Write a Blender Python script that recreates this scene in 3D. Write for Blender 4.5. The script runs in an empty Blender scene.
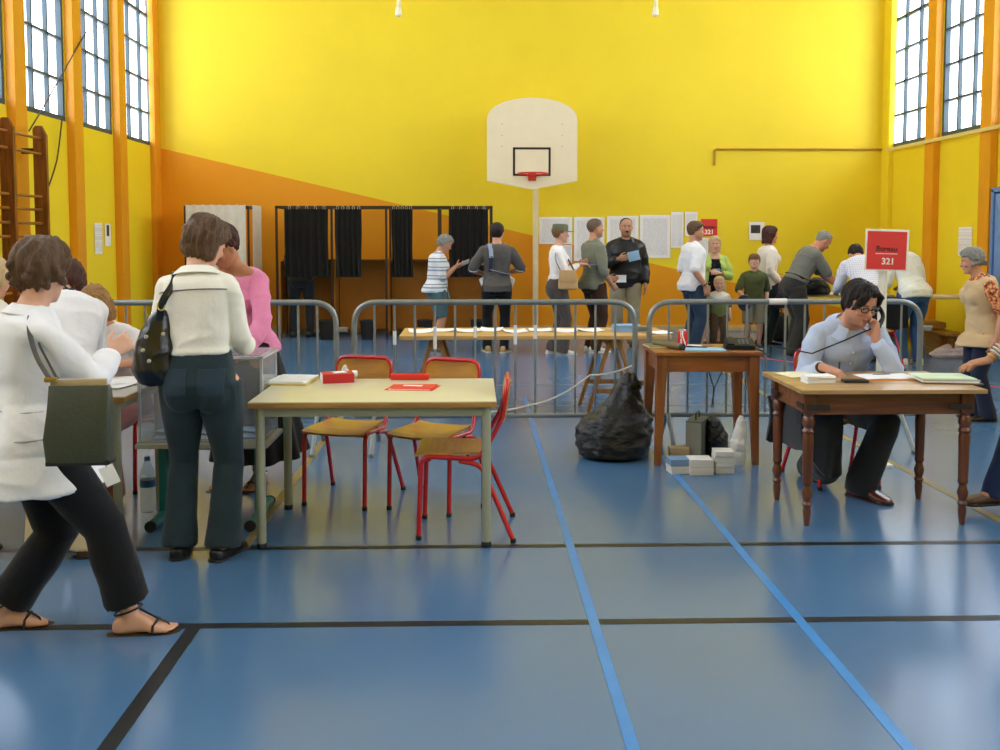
import bpy, bmesh, math, random
import numpy as np
from mathutils import Vector, Matrix, Euler
random.seed(7); RNG = np.random.default_rng(7)
SC = bpy.context.scene
COL = SC.collection
R = math.radians
# ------------------------------------------------------------------ camera survey
FPX, PPY, PITCH, YAW, EYE = 980.0, 297.0, R(3.5), R(-1.5), 1.52
def ray(px, py):
    x = (px-500)/FPX; u = -(py-PPY)/FPX
    X, Y, Z = x, math.cos(PITCH)+u*math.sin(PITCH), -math.sin(PITCH)+u*math.cos(PITCH)
    return Vector((X*math.cos(YAW)-Y*math.sin(YAW), X*math.sin(YAW)+Y*math.cos(YAW), Z))
def floor_at(px, py, z=0.0):
    r = ray(px, py); t = (z-EYE)/r.z
    return Vector((r.x*t, r.y*t, z))
def at(px, py, Y):
    r = ray(px, py); t = Y/r.y
    return Vector((r.x*t, Y, EYE+r.z*t))
def at_x(px, py, X):
    r = ray(px, py); t = X/r.x
    return Vector((X, r.y*t, EYE+r.z*t))
cam_d = bpy.data.cameras.new('camera'); cam = bpy.data.objects.new('camera', cam_d); COL.objects.link(cam)
cam.location = (0, 0, EYE); cam.rotation_euler = (R(90)-PITCH, 0, YAW)
cam_d.sensor_width = 36; cam_d.lens = 36*FPX/1000; cam_d.shift_y = -(375-PPY)/1000
cam_d.clip_start = 0.05; cam_d.clip_end = 200
SC.camera = cam

# ------------------------------------------------------------------ materials
def lin(c):
    if isinstance(c, str):
        c = [int(c[i:i+2], 16)/255 for i in (0, 2, 4)]
    return tuple((v/12.92 if v <= 0.04045 else ((v+0.055)/1.055)**2.4) for v in c[:3]) + (1,)
class NT:
    def __init__(s, name):
        s.m = bpy.data.materials.new(name); s.m.use_nodes = True
        s.t = s.m.node_tree; s.n = s.t.nodes; s.l = s.t.links
        s.b = s.n['Principled BSDF']; s.out = s.n['Material Output']
    def add(s, typ, **kw):
        n = s.n.new(typ)
        for k, v in kw.items():
            if hasattr(n, k): setattr(n, k, v)
            else: n.inputs[k.replace('_', ' ')].default_value = v
        return n
    def link(s, a, b): s.l.new(a, b)
    def coord(s, kind='Object', scale=(1, 1, 1)):
        c = s.add('ShaderNodeTexCoord'); m = s.add('ShaderNodeMapping'); m.inputs['Scale'].default_value = scale
        s.link(c.outputs[kind], m.inputs['Vector']); return m.outputs['Vector']
    def ramp(s, fac, stops):
        r = s.add('ShaderNodeValToRGB'); e = r.color_ramp.elements
        while len(e) < len(stops): e.new(0.5)
        for i, (p, c) in enumerate(stops): e[i].position = p; e[i].color = c
        s.link(fac, r.inputs['Fac']); return r.outputs['Color']
    def noise(s, vec, scale=5, detail=3, rough=.55):
        n = s.add('ShaderNodeTexNoise'); n.inputs['Scale'].default_value = scale
        n.inputs['Detail'].default_value = detail; n.inputs['Roughness'].default_value = rough
        s.link(vec, n.inputs['Vector']); return n.outputs['Fac']
    def bump(s, h, strength=.2, dist=.01):
        b = s.add('ShaderNodeBump'); b.inputs['Strength'].default_value = strength; b.inputs['Distance'].default_value = dist
        s.link(h, b.inputs['Height']); s.link(b.outputs['Normal'], s.b.inputs['Normal'])
def mul(c, k): return tuple(min(1, v*k) for v in c[:3]) + (1,)
_mats = {}
def mat(name, col, rough=.5, metal=0.0, var=.08, nscale=6, bump=0.0, bscale=40, spec=.5, stretch=(1, 1, 1), coat=0):
    if name in _mats: return _mats[name]
    t = NT(name); c = lin(col)
    v = t.coord('Object', stretch)
    f = t.noise(v, nscale, 4)
    t.link(t.ramp(f, [(.3, mul(c, 1-var)), (.7, mul(c, 1+var))]), t.b.inputs['Base Color'])
    t.b.inputs['Roughness'].default_value = rough; t.b.inputs['Metallic'].default_value = metal
    t.b.inputs['Specular IOR Level'].default_value = spec
    if coat: t.b.inputs['Coat Weight'].default_value = coat; t.b.inputs['Coat Roughness'].default_value = .1
    if bump: t.bump(t.noise(v, bscale, 4), bump, .01)
    _mats[name] = t.m; return t.m
def wood(name, col, dark, rough=.45, axis=0, scale=1.0, coat=0.0):
    if name in _mats: return _mats[name]
    t = NT(name); st = [14*scale]*3; st[axis] = 1.2*scale
    v = t.coord('Object', tuple(st))
    f = t.noise(v, 2.2, 6, .6)
    t.link(t.ramp(f, [(.3, lin(dark)), (.62, lin(col)), (.8, mul(lin(col), 1.12))]), t.b.inputs['Base Color'])
    t.b.inputs['Roughness'].default_value = rough
    if coat: t.b.inputs['Coat Weight'].default_value = coat; t.b.inputs['Coat Roughness'].default_value = .15
    t.bump(f, .12, .004); _mats[name] = t.m; return t.m
def cloth(name, col, weave=260, rough=.85, var=.06, fold=.25):
    if name in _mats: return _mats[name]
    t = NT(name); c = lin(col); v = t.coord('Object')
    f = t.noise(v, 9, 4)
    t.link(t.ramp(f, [(.3, mul(c, 1-var)), (.7, mul(c, 1+var))]), t.b.inputs['Base Color'])
    t.b.inputs['Roughness'].default_value = rough; t.b.inputs['Specular IOR Level'].default_value = .2
    t.b.inputs['Sheen Weight'].default_value = .15
    a = t.add('ShaderNodeMath', operation='ADD'); b = t.add('ShaderNodeMath', operation='MULTIPLY'); b.inputs[1].default_value = .12
    t.link(t.noise(v, weave, 2), b.inputs[0]); t.link(b.outputs[0], a.inputs[0]); t.link(t.noise(v, 22, 3), a.inputs[1])
    t.bump(a.outputs[0], fold, .012); _mats[name] = t.m; return t.m
def stripes(name, stops, period, axis='Z', rough=.85):
    """cloth with woven stripes along one object axis; stops = [(fraction, colour)]"""
    if name in _mats: return _mats[name]
    t = NT(name); c = t.add('ShaderNodeTexCoord'); s = t.add('ShaderNodeSeparateXYZ'); t.link(c.outputs['Object'], s.inputs[0])
    d = t.add('ShaderNodeMath', operation='DIVIDE'); d.inputs[1].default_value = period; t.link(s.outputs[axis], d.inputs[0])
    f = t.add('ShaderNodeMath', operation='FRACT'); t.link(d.outputs[0], f.inputs[0])
    r = t.add('ShaderNodeValToRGB'); r.color_ramp.interpolation = 'CONSTANT'; e = r.color_ramp.elements
    while len(e) < len(stops): e.new(.5)
    for i, (p, col) in enumerate(stops): e[i].position = p; e[i].color = lin(col)
    t.link(f.outputs[0], r.inputs['Fac']); t.link(r.outputs['Color'], t.b.inputs['Base Color'])
    t.b.inputs['Roughness'].default_value = rough; t.b.inputs['Specular IOR Level'].default_value = .2
    t.bump(t.noise(t.coord('Object'), 25, 3), .25, .012); _mats[name] = t.m; return t.m
def paper_text(name, col, ink, rows=30, density=.5, axis='Z'):
    """sheet of printed lines: rows of broken grey lines inside the margins"""
    if name in _mats: return _mats[name]
    t = NT(name); c = t.add('ShaderNodeTexCoord'); s = t.add('ShaderNodeSeparateXYZ'); t.link(c.outputs['Generated'], s.inputs[0])
    def m(op, a, b=None):
        n = t.add('ShaderNodeMath', operation=op)
        for i, x in enumerate((a, b)):
            if x is None: continue
            if isinstance(x, (int, float)): n.inputs[i].default_value = x
            else: t.link(x, n.inputs[i])
        return n.outputs[0]
    row = m('MULTIPLY', s.outputs[axis], rows); inrow = m('LESS_THAN', m('FRACT', row), .45)
    cb = t.add('ShaderNodeCombineXYZ'); t.link(m('MULTIPLY', s.outputs['X'], 26), cb.inputs[0]); t.link(m('FLOOR', row), cb.inputs[1])
    wn = t.noise(cb.outputs[0], 1.0, 1)
    ink_f = m('MULTIPLY', inrow, m('GREATER_THAN', wn, 1-density))
    mx = m('MULTIPLY', m('GREATER_THAN', s.outputs['X'], .1), m('LESS_THAN', s.outputs['X'], .9))
    my = m('MULTIPLY', m('GREATER_THAN', s.outputs[axis], .07), m('LESS_THAN', s.outputs[axis], .93))
    ink_f = m('MULTIPLY', ink_f, m('MULTIPLY', mx, my))
    x = t.add('ShaderNodeMix', data_type='RGBA'); x.inputs['A'].default_value = lin(col); x.inputs['B'].default_value = lin(ink)
    t.link(ink_f, x.inputs['Factor']); t.link(x.outputs['Result'], t.b.inputs['Base Color'])
    t.b.inputs['Roughness'].default_value = .8; t.b.inputs['Specular IOR Level'].default_value = .2
    _mats[name] = t.m; return t.m
def clear(name, tint='FFFFFF', gloss=.12, haze=.0, rough=.05):
    """thin clear sheet: mostly transparent, a little sheen and milky haze"""
    if name in _mats: return _mats[name]
    t = NT(name); tr = t.add('ShaderNodeBsdfTransparent'); tr.inputs['Color'].default_value = lin(tint)
    g = t.add('ShaderNodeBsdfGlossy'); g.inputs['Roughness'].default_value = rough
    fr = t.add('ShaderNodeLayerWeight'); fr.inputs['Blend'].default_value = .5
    p4 = t.add('ShaderNodeMath', operation='POWER'); p4.inputs[1].default_value = 4; t.link(fr.outputs['Facing'], p4.inputs[0])
    ma = t.add('ShaderNodeMath', operation='MULTIPLY_ADD'); ma.inputs[1].default_value = gloss*2.5; ma.inputs[2].default_value = gloss*.2; t.link(p4.outputs[0], ma.inputs[0])
    mx = t.add('ShaderNodeMixShader'); t.link(ma.outputs[0], mx.inputs['Fac']); t.link(tr.outputs[0], mx.inputs[1]); t.link(g.outputs[0], mx.inputs[2])
    src = mx
    if haze:
        d = t.add('ShaderNodeBsdfDiffuse'); d.inputs['Color'].default_value = lin('E8EAEA')
        m2 = t.add('ShaderNodeMixShader'); m2.inputs['Fac'].default_value = haze
        t.link(mx.outputs[0], m2.inputs[1]); t.link(d.outputs[0], m2.inputs[2]); src = m2
    t.link(src.outputs[0], t.out.inputs['Surface']); _mats[name] = t.m; return t.m

# ------------------------------------------------------------------ mesh builder
class MB:
    def __init__(s): s.v = []; s.f = []; s.mi = []
    def raw(s, vs, fs, mi=0):
        o = len(s.v); s.v += [tuple(v) for v in vs]; s.f += [tuple(o+i for i in f) for f in fs]; s.mi += [mi]*len(fs); return s
    def box(s, c, d, rot=None, bev=0.0, mi=0):
        bm = bmesh.new(); bmesh.ops.create_cube(bm, size=1)
        for v in bm.verts: v.co = Vector((v.co.x*d[0], v.co.y*d[1], v.co.z*d[2]))
        if bev:
            bmesh.ops.bevel(bm, geom=list(bm.edges), offset=min(bev, min(d)*.45), segments=2, profile=.7, affect='EDGES')
        M = (Euler(rot).to_matrix() if rot else Matrix.Identity(3))
        bm.verts.index_update()
        s.raw([M @ v.co + Vector(c) for v in bm.verts], [[v.index for v in f.verts] for f in bm.faces], mi); bm.free(); return s
    def tube(s, pts, r, seg=10, mi=0, closed=False, cap=True, flat=1.0, up=None):
        pts = [Vector(p) for p in pts]; n = len(pts); rs = r if isinstance(r, (list, tuple)) else [r]*n
        T = []
        for i in range(n):
            if closed: d = pts[(i+1) % n]-pts[i-1]
            else: d = pts[min(i+1, n-1)]-pts[max(i-1, 0)]
            T.append(d.normalized() if d.length > 1e-9 else Vector((0, 0, 1)))
        u = Vector(up) if up else (Vector((0, 0, 1)) if abs(T[0].z) < .9 else Vector((0, 1, 0)))
        u = (u-T[0]*u.dot(T[0])).normalized()
        vs = []
        for i in range(n):
            if i: u = (u-T[i]*u.dot(T[i])); u = u.normalized() if u.length > 1e-6 else T[i].orthogonal().normalized()
            w = T[i].cross(u)
            for k in range(seg):
                a = 2*math.pi*k/seg
                vs.append(pts[i]+(u*math.cos(a)*flat+w*math.sin(a))*rs[i])
        fs = []
        for i in range(n if closed else n-1):
            for k in range(seg):
                j = (i+1) % n
                fs.append((i*seg+k, i*seg+(k+1) % seg, j*seg+(k+1) % seg, j*seg+k))
        if cap and not closed:
            fs.append(tuple(range(seg-1, -1, -1))); fs.append(tuple((n-1)*seg+k for k in range(seg)))
        return s.raw(vs, fs, mi)
    def lathe(s, prof, c=(0, 0, 0), seg=20, mi=0, sx=1, sy=1):
        vs = []; n = len(prof); c = Vector(c)
        for (r, z) in prof:
            for k in range(seg):
                a = 2*math.pi*k/seg; vs.append(c+Vector((r*sx*math.cos(a), r*sy*math.sin(a), z)))
        fs = [(i*seg+k, i*seg+(k+1) % seg, (i+1)*seg+(k+1) % seg, (i+1)*seg+k) for i in range(n-1) for k in range(seg)]
        fs.append(tuple(range(seg-1, -1, -1))); fs.append(tuple((n-1)*seg+k for k in range(seg)))
        return s.raw(vs, fs, mi)
    def prism(s, poly, h, M=None, mi=0):
        """polygon in XY, extruded from z=0 to z=h, then placed by matrix M"""
        n = len(poly); M = M or Matrix.Identity(4)
        vs = [M @ Vector((x, y, 0)) for x, y in poly]+[M @ Vector((x, y, h)) for x, y in poly]
        fs = [tuple(range(n-1, -1, -1)), tuple(range(n, 2*n))]+[(i, (i+1) % n, n+(i+1) % n, n+i) for i in range(n)]
        return s.raw(vs, fs, mi)
    def grid(s, fn, nu, nv, thick=None, mi=0):
        """surface fn(u,v) -> Vector, given a thickness (offset vector function or number along y)"""
        P = [[Vector(fn(i/nu, j/nv)) for j in range(nv+1)] for i in range(nu+1)]
        vs = [p for row in P for p in row]; idx = lambda i, j: i*(nv+1)+j
        fs = [(idx(i, j), idx(i+1, j), idx(i+1, j+1), idx(i, j+1)) for i in range(nu) for j in range(nv)]
        if thick is not None:
            o = len(vs); t = Vector(thick)
            vs += [v+t for v in vs[:o]]; fs += [tuple(o+k for k in reversed(f)) for f in fs[:]]
            bd = [idx(i, 0) for i in range(nu+1)]+[idx(nu, j) for j in range(1, nv+1)]+[idx(i, nv) for i in range(nu-1, -1, -1)]+[idx(0, j) for j in range(nv-1, 0, -1)]
            m = len(bd)
            fs += [(bd[k], o+bd[k], o+bd[(k+1) % m], bd[(k+1) % m]) for k in range(m)]
        return s.raw(vs, fs, mi)
    def build(s, name, mats, parent=None, smooth=True, angle=35, loc=None, rot=None):
        me = bpy.data.meshes.new(name); me.from_pydata(s.v, [], s.f); 
        for m in (mats if isinstance(mats, (list, tuple)) else [mats]): me.materials.append(m)
        me.polygons.foreach_set('material_index', s.mi)
        bm = bmesh.new(); bm.from_mesh(me); bmesh.ops.recalc_face_normals(bm, faces=bm.faces)
        if smooth:
            ca = math.cos(R(angle))
            for f in bm.faces: f.smooth = True
            for e in bm.edges:
                if len(e.link_faces) == 2:
                    a, b = e.link_faces
                    if a.normal.dot(b.normal) < ca: e.smooth = False
        bm.to_mesh(me); bm.free(); me.update()
        o = bpy.data.objects.new(name, me); COL.objects.link(o)
        if parent: o.parent = parent
        if loc is not None: o.location = loc
        if rot is not None: o.rotation_euler = rot
        return o
def tag(o, label=None, cat=None, group=None, kind=None):
    for k, v in (('label', label), ('category', cat), ('group', group), ('kind', kind)):
        if v: o[k] = v
    return o
def thing(name, label, cat, loc=(0, 0, 0), rz=0, group=None):
    o = bpy.data.objects.new(name, None); COL.objects.link(o); o.empty_display_size = .1
    o.location = loc; o.rotation_euler = (0, 0, rz); return tag(o, label, cat, group)
def struct(name, mb, m, parent=None, **kw):
    o = mb.build(name, m, parent, **kw)
    if not parent: o['kind'] = 'structure'
    return o
def copy_tree(o, parent=None):
    c = o.copy(); COL.objects.link(c)
    if parent: c.parent = parent
    for ch in [x for x in list(bpy.data.objects) if x.parent == o]: copy_tree(ch, c)
    return c
def text_mesh(body, size, name, m, parent, M, depth=.002, bold=False, fn=None):
    cu = bpy.data.curves.new(name, 'FONT'); cu.body = body; cu.size = size; cu.align_x = 'CENTER'; cu.align_y = 'CENTER'; cu.extrude = depth
    if bold: cu.offset = size*.025
    o = bpy.data.objects.new('tmp', cu); COL.objects.link(o)
    me = bpy.data.meshes.new_from_object(o.evaluated_get(bpy.context.evaluated_depsgraph_get()))
    bpy.data.objects.remove(o); bpy.data.curves.remove(cu)
    for v in me.vertices: v.co = (Vector(fn(v.co)) if fn else v.co)
    if M: me.transform(M)
    me.name = name; me.materials.clear(); me.materials.append(m)
    o = bpy.data.objects.new(name, me); COL.objects.link(o); o.parent = parent; return o
def arc(c, r, a0, a1, n, ax=0, ay=2):
    out = []
    for i in range(n+1):
        a = a0+(a1-a0)*i/n; p = [0, 0, 0]; p[ax] = r*math.cos(a); p[ay] = r*math.sin(a); out.append(Vector(c)+Vector(p))
    return out
def fillet(pts, r, n=5):
    """round the corners of a polyline"""
    pts = [Vector(p) for p in pts]; out = [pts[0]]
    for i in range(1, len(pts)-1):
        a, b, c = pts[i-1], pts[i], pts[i+1]
        d1 = (a-b); d2 = (c-b); rr = min(r, d1.length*.45, d2.length*.45); p = b+d1.normalized()*rr; q = b+d2.normalized()*rr
        for k in range(n+1):
            t = k/n; out.append(p*(1-t)**2+b*2*t*(1-t)+q*t*t)
    out.append(pts[-1]); return out
# ------------------------------------------------------------------ room
XL, XR, YB, YF, ZC = -5.0, 6.6, 15.65, -5.5, 7.0
def wall_paint(name, base, two_tone=False):
    t = NT(name); v = t.coord('Object')
    f = t.noise(v, .8, 4); 
    colr = t.ramp(f, [(.3, mul(lin(base), .96)), (.7, mul(lin(base), 1.03))])
    if two_tone:   # painted orange flash, a straight diagonal from the corner
        c = t.add('ShaderNodeTexCoord'); s = t.add('ShaderNodeSeparateXYZ'); t.link(c.outputs['Object'], s.inputs[0])
        a, b = at(160, 148, YB), at(735, 283, YB); k = (b.z-a.z)/(b.x-a.x)
        m = t.add('ShaderNodeMath', operation='MULTIPLY_ADD'); m.inputs[1].default_value = k; m.inputs[2].default_value = a.z-k*a.x
        t.link(s.outputs['X'], m.inputs[0])
        lt = t.add('ShaderNodeMath', operation='LESS_THAN'); t.link(s.outputs['Z'], lt.inputs[0]); t.link(m.outputs[0], lt.inputs[1])
        x = t.add('ShaderNodeMix', data_type='RGBA'); t.link(lt.outputs[0], x.inputs['Factor']); t.link(colr, x.inputs['A'])
        x.inputs['B'].default_value = lin('EE9C10'); colr = x.outputs['Result']
    t.link(colr, t.b.inputs['Base Color']); t.b.inputs['Roughness'].default_value = .55; t.b.inputs['Specular IOR Level'].default_value = .35
    br = t.add('ShaderNodeTexBrick'); br.inputs['Scale'].default_value = 1; br.inputs['Brick Width'].default_value = .5; br.inputs['Row Height'].default_value = .2
    br.inputs['Mortar Size'].default_value = .006; br.inputs['Color1'].default_value = br.inputs['Color2'].default_value = (1, 1, 1, 1); br.inputs['Mortar'].default_value = (0, 0, 0, 1)
    mp = t.add('ShaderNodeMapping'); c2 = t.add('ShaderNodeTexCoord'); sp = t.add('ShaderNodeSeparateXYZ'); cb = t.add('ShaderNodeCombineXYZ')
    t.link(c2.outputs['Object'], sp.inputs[0]); ad = t.add('ShaderNodeMath', operation='ADD'); t.link(sp.outputs['X'], ad.inputs[0]); t.link(sp.outputs['Y'], ad.inputs[1])
    t.link(ad.outputs[0], cb.inputs[0]); t.link(sp.outputs['Z'], cb.inputs[1]); t.link(cb.outputs[0], br.inputs['Vector'])
    t.bump(br.outputs['Color'], .18, .004); return t.m
YEL = 'F5D728'
M_wall = wall_paint('yellow_wall_paint', YEL); M_back = wall_paint('two_tone_wall_paint', YEL, True)
M_orange = mat('orange_pilaster_paint', 'E89A14', .5, var=.04, nscale=1.5, bump=.05)
# floor
t = NT('blue_sports_floor'); v = t.coord('Object')
big = t.noise(v, .55, 5); fine = t.noise(v, 60, 2)
t.link(t.ramp(big, [(.3, lin('4B7097')), (.7, lin('557AA0'))]), t.b.inputs['Base Color'])
t.link(t.ramp(big, [(.3, (.17,)*3+(1,)), (.7, (.25,)*3+(1,))]), t.b.inputs['Roughness'])
t.b.inputs['Specular IOR Level'].default_value = .75; t.bump(fine, .04, .002); M_floor = t.m
fl = struct('floor', MB().box(((XL+XR)/2, (YB+YF)/2, -.1), (XR-XL+.8, YB-YF+.8, .2)), M_floor, smooth=False)
struct('ceiling', MB().box(((XL+XR)/2, (YB+YF)/2, ZC+.1), (XR-XL+.8, YB-YF+.8, .2)), mat('ceiling_paint', 'E6E2D4', .9), smooth=False)
struct('wall_back', MB().box(((XL+XR)/2, YB+.15, ZC/2), (XR-XL, .3, ZC)), M_back, smooth=False)
struct('wall_front', MB().box(((XL+XR)/2, YF-.15, ZC/2), (XR-XL, .3, ZC)), M_wall, smooth=False)
# painted floor lines
M_black = mat('black_line_paint', '1E1F22', .4); M_lblue = mat('light_blue_line_paint', '3F88CC', .3); M_tan = mat('tan_line_paint', '8A7A4E', .45); M_red = mat('red_line_paint', 'D8434A', .4); M_grey = mat('grey_line_paint', '6A7380', .45)
def line(a, b, w, m, z=.0015):
    a, b = Vector(a), Vector(b); d = (b-a); n = Vector((-d.y, d.x, 0)).normalized()*w/2
    q = [a-n, a+n, b+n, b-n]; o = MB().prism([(p.x, p.y) for p in q], z).build('floor_marking', m, fl, smooth=False); return o
line((XL, 3.78, 0), (XR, 3.78, 0), .05, M_black); line((XL, 4.74, 0), (XR, 4.74, 0), .05, M_black)
line((-1.095, 3.76, 0), (-1.095, -3, 0), .055, M_black, .002)
line((.47, 9.2, 0), (.47, -3, 0), .04, M_lblue, .0025); line((1.29, 9.2, 0), (1.29, -3, 0), .04, M_lblue, .0025)
line((-1.13, 4.74, 0), (-1.13, 11, 0), .05, M_tan, .002); line((2.815, 4.74, 0), (2.815, 11.5, 0), .05, M_tan, .002)
line((XL, 10, 0), (XR, 10, 0), .05, M_grey); line((XL, 8.75, 0), (2.8, 8.75, 0), .04, M_grey); line((3.3, 12.6, 0), (6.5, 8.0, 0), .06, M_red, .003)
# long walls with window bays
ZS, ZT, PW, PD, PITCHY = 2.93, 6.4, .27, .10, 1.55
PY0 = [13.82-PITCHY*k for k in range(12)]                       # near face of each pilaster
M_bar = mat('grey_blue_window_frame', '3E4E55', .55); M_pane = clear('window_glass', 'F4FAFF')
M_sill = mat('cream_conduit', 'E4CE7C', .5)
wn = 0
for side, X, sg in (('left', XL, -1), ('right', XR, 1)):
    Xo = X+sg*.15
    w = MB().box((Xo, (YB+YF)/2, ZS/2), (.3, YB-YF+.6, ZS)).box((Xo, (YB+YF)/2, (ZT+ZC)/2), (.3, YB-YF+.6, ZC-ZT))
    for k, y in enumerate(PY0):                                  # masonry pier behind each pilaster
        w.box((X+sg*.04, y+PW/2, (ZS+ZT)/2), (.08, PW+.04, ZT-ZS))
    w.box((X+sg*.04, YB+.12, (ZS+ZT)/2), (.08, .36, ZT-ZS)); y = PY0[-1]; w.box((Xo, (y+YF)/2-.1, (ZS+ZT)/2), (.3, y-YF+.2, ZT-ZS))
    struct('wall_'+side, w, M_wall, smooth=False)
    for k, y in enumerate(PY0):
        struct('trim_1', MB().box((X-sg*PD/2, y+PW/2, ZC/2), (PD, PW, ZC), bev=.008), M_orange)
    struct('trim_1', MB().box((X-sg*.04, YB-.14, ZC/2), (.08, .28, ZC), bev=.006), M_orange if side == 'left' else M_wall)
    bays = [(PY0[0]+PW, YB-.06)]+[(PY0[k+1]+PW, PY0[k]) for k in range(len(PY0)-1)]
    for (y0, y1) in bays:
        wn += 1; y0 += .02; y1 -= .02; yc = (y0+y1)/2; Wd = y1-y0; zc = (ZS+ZT)/2; Xw = X+sg*.045
        win = thing('window_%d' % wn, None, None, (Xw, yc, ZS)); win['kind'] = 'structure'
        f = MB(); Hh = ZT-ZS
        for sy in (-1, 1): f.box((0, sy*(Wd/2-.025), Hh/2), (.07, .05, Hh))
        f.box((0, 0, .03), (.08, Wd, .06)); f.box((0, 0, Hh-.03), (.07, Wd, .06))
        for j in (1, 2): f.box((0, -Wd/2+Wd*j/3, Hh/2), (.05, .035, Hh-.05))
        for j in range(1, 7): f.box((0, 0, Hh*j/7), (.06 if j % 2 else .05, Wd-.05, .05 if j == 4 else .032))
        f.build('window_frame', M_bar, win, smooth=False)
        MB().box((sg*.02, 0, Hh/2), (.006, Wd-.06, Hh-.06)).build('window_pane', M_pane, win, smooth=False)
        MB().box((-sg*.06, -Wd/2+.06, Hh*.14), (.07, .03, .05), bev=.005).tube([(-sg*.09, -Wd/2+.06, Hh*.14), (-sg*.10, -Wd/2+.06, Hh*.14-.09)], .01).build('window_latch', M_bar, win)
        if k is not None:
            ld = bpy.data.lights.new('window_daylight', 'AREA'); ld.shape = 'RECTANGLE'; ld.size = Wd; ld.size_y = Hh; ld.cycles.is_portal = True
            lo = bpy.data.objects.new('window_daylight', ld); COL.objects.link(lo); lo.location = (X+sg*.32, yc, zc)
            lo.rotation_euler = Vector((-sg, 0, 0)).to_track_quat('-Z', 'Y').to_euler(); 
struct('baseboard_back', MB().box(((XL+XR)/2, YB-.012, .05), (XR-XL, .024, .10), bev=.004), mat('beige_baseboard', 'CDB07A', .5))
struct('baseboard_right', MB().box((XR-.012, 11.2, .05), (.024, 8.6, .10), bev=.004), mat('beige_baseboard', 'CDB07A', .5))
struct('baseboard_left', MB().box((XL+.012, 11.2, .05), (.024, 8.6, .10), bev=.004), mat('beige_baseboard', 'CDB07A', .5))
# conduit under the windows and on the far wall
struct('trim_2', MB().box((XR-.13, 9.5, 2.88), (.04, 11.6, .05), bev=.008), M_sill)
a, b = at(715, 149, YB-.02), at(884, 152, YB-.02)
struct('trim_3', MB().tube(fillet([(a.x, YB-.02, a.z-.26), (a.x, YB-.02, a.z), (b.x, YB-.02, a.z), (XR-.1, YB-.02, a.z)], .04), .017, 8), mat('ochre_conduit', 'B98A1E', .5))
# blue door on the right wall
dr = thing('door_1', None, None, (XR-.05, 11.68, 0)); dr['kind'] = 'structure'
MB().box((0, 0, 1.03), (.05, .96, 2.06), bev=.004).build('door_leaf', mat('blue_door_paint', '6F93C8', .4), dr)
MB().box((0, -.52, 1.06), (.09, .06, 2.12), bev=.005).box((0, .52, 1.06), (.09, .06, 2.12), bev=.005).box((0, 0, 2.11), (.09, 1.1, .06), bev=.005).build('door_frame', mat('blue_frame_paint', '5F86BE', .4), dr)
MB().tube([(-.03, .38, 1.02), (-.08, .38, 1.02), (-.08, .27, 1.02)], .011).build('door_handle', mat('brushed_steel', 'B8B8B8', .3, metal=1), dr)

# ------------------------------------------------------------------ wall things
M_paper = mat('white_paper', 'F2F0EE', .8, var=.02); M_sheet = paper_text('printed_sheet', 'F3EFEC', 'C6C2C4', 44, .55)
M_redp = mat('red_poster_card', 'E23A34', .6, var=.03); M_ink = mat('black_ink', '1A1614', .6); M_wht = mat('white_ink', 'F6EFE6', .6)
def sheet_on_back(x0, y0, x1, y1, label, m, name='notice_sheet', cat='notice', grp=None, lift=.006):
    a, b = at(x0, y0, YB), at(x1, y1, YB); w, h = b.x-a.x, a.z-b.z
    o = thing(name, label, cat, ((a.x+b.x)/2, YB-lift, (a.z+b.z)/2), 0, grp)
    nx = 8
    mb = MB().grid(lambda u, v: ((u-.5)*w, -.004-.006*(1-math.cos(u*9+v*3))*.5*(v < .2)-.002*math.sin(u*7), (v-.5)*h), nx, 6, thick=(0, .0015, 0))
    mb.build('sheet', m, o); 
    return o, w, h
G = 'printed notices on the far wall'
sheet_on_back(539, 217, 572, 244, 'wide printed notice behind the cap of the woman with the tan bag', M_sheet, grp=G)
sheet_on_back(560, 245, 572, 263, 'small printed sheet just below the notice by the basketball post', M_sheet, grp=G)
sheet_on_back(574, 217, 604, 261, 'tall printed notice behind the man in the grey shirt', M_sheet, grp=G)
sheet_on_back(607, 216, 638, 260, 'tall printed notice behind the head of the man in the black jacket', M_sheet, grp=G)
sheet_on_back(640, 215, 670, 258, 'tall printed notice on bare wall to the right of the black jacket', M_sheet, grp=G)
sheet_on_back(671, 212, 683, 248, 'narrow tall notice hung higher, behind the white T-shirt man', M_sheet, grp=G)
sheet_on_back(685, 212, 697, 236, 'short narrow notice hung beside the red poster', M_sheet, grp=G)
sheet_on_back(699, 238, 708, 256, 'small sheet hung under the red poster by the blonde woman', M_sheet, grp=G)
o, w, h = sheet_on_back(701, 219, 717, 236, 'small red poster with white numerals on the far wall', M_redp, 'wall_poster', 'poster')
FM = lambda x, z, y=-.012: Matrix.Translation((x, y, z)) @ Matrix.Rotation(R(90), 4, 'X')
text_mesh('bureau', .07, 'poster_lettering', M_ink, o, FM(0, .01)); text_mesh('321', .10, 'poster_numerals', M_wht, o, FM(0, -.075), bold=True)
o, w, h = sheet_on_back(749, 222, 764, 240, 'white poster with a dark photograph behind the long-haired woman', M_paper, 'wall_poster', 'poster')
p = MB(); p.box((-.02, -.009, .03), (.15, .003, .13))
p.build('dark_photograph', mat('dark_print', '3A3633', .6, var=.6, nscale=22), o)
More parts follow.
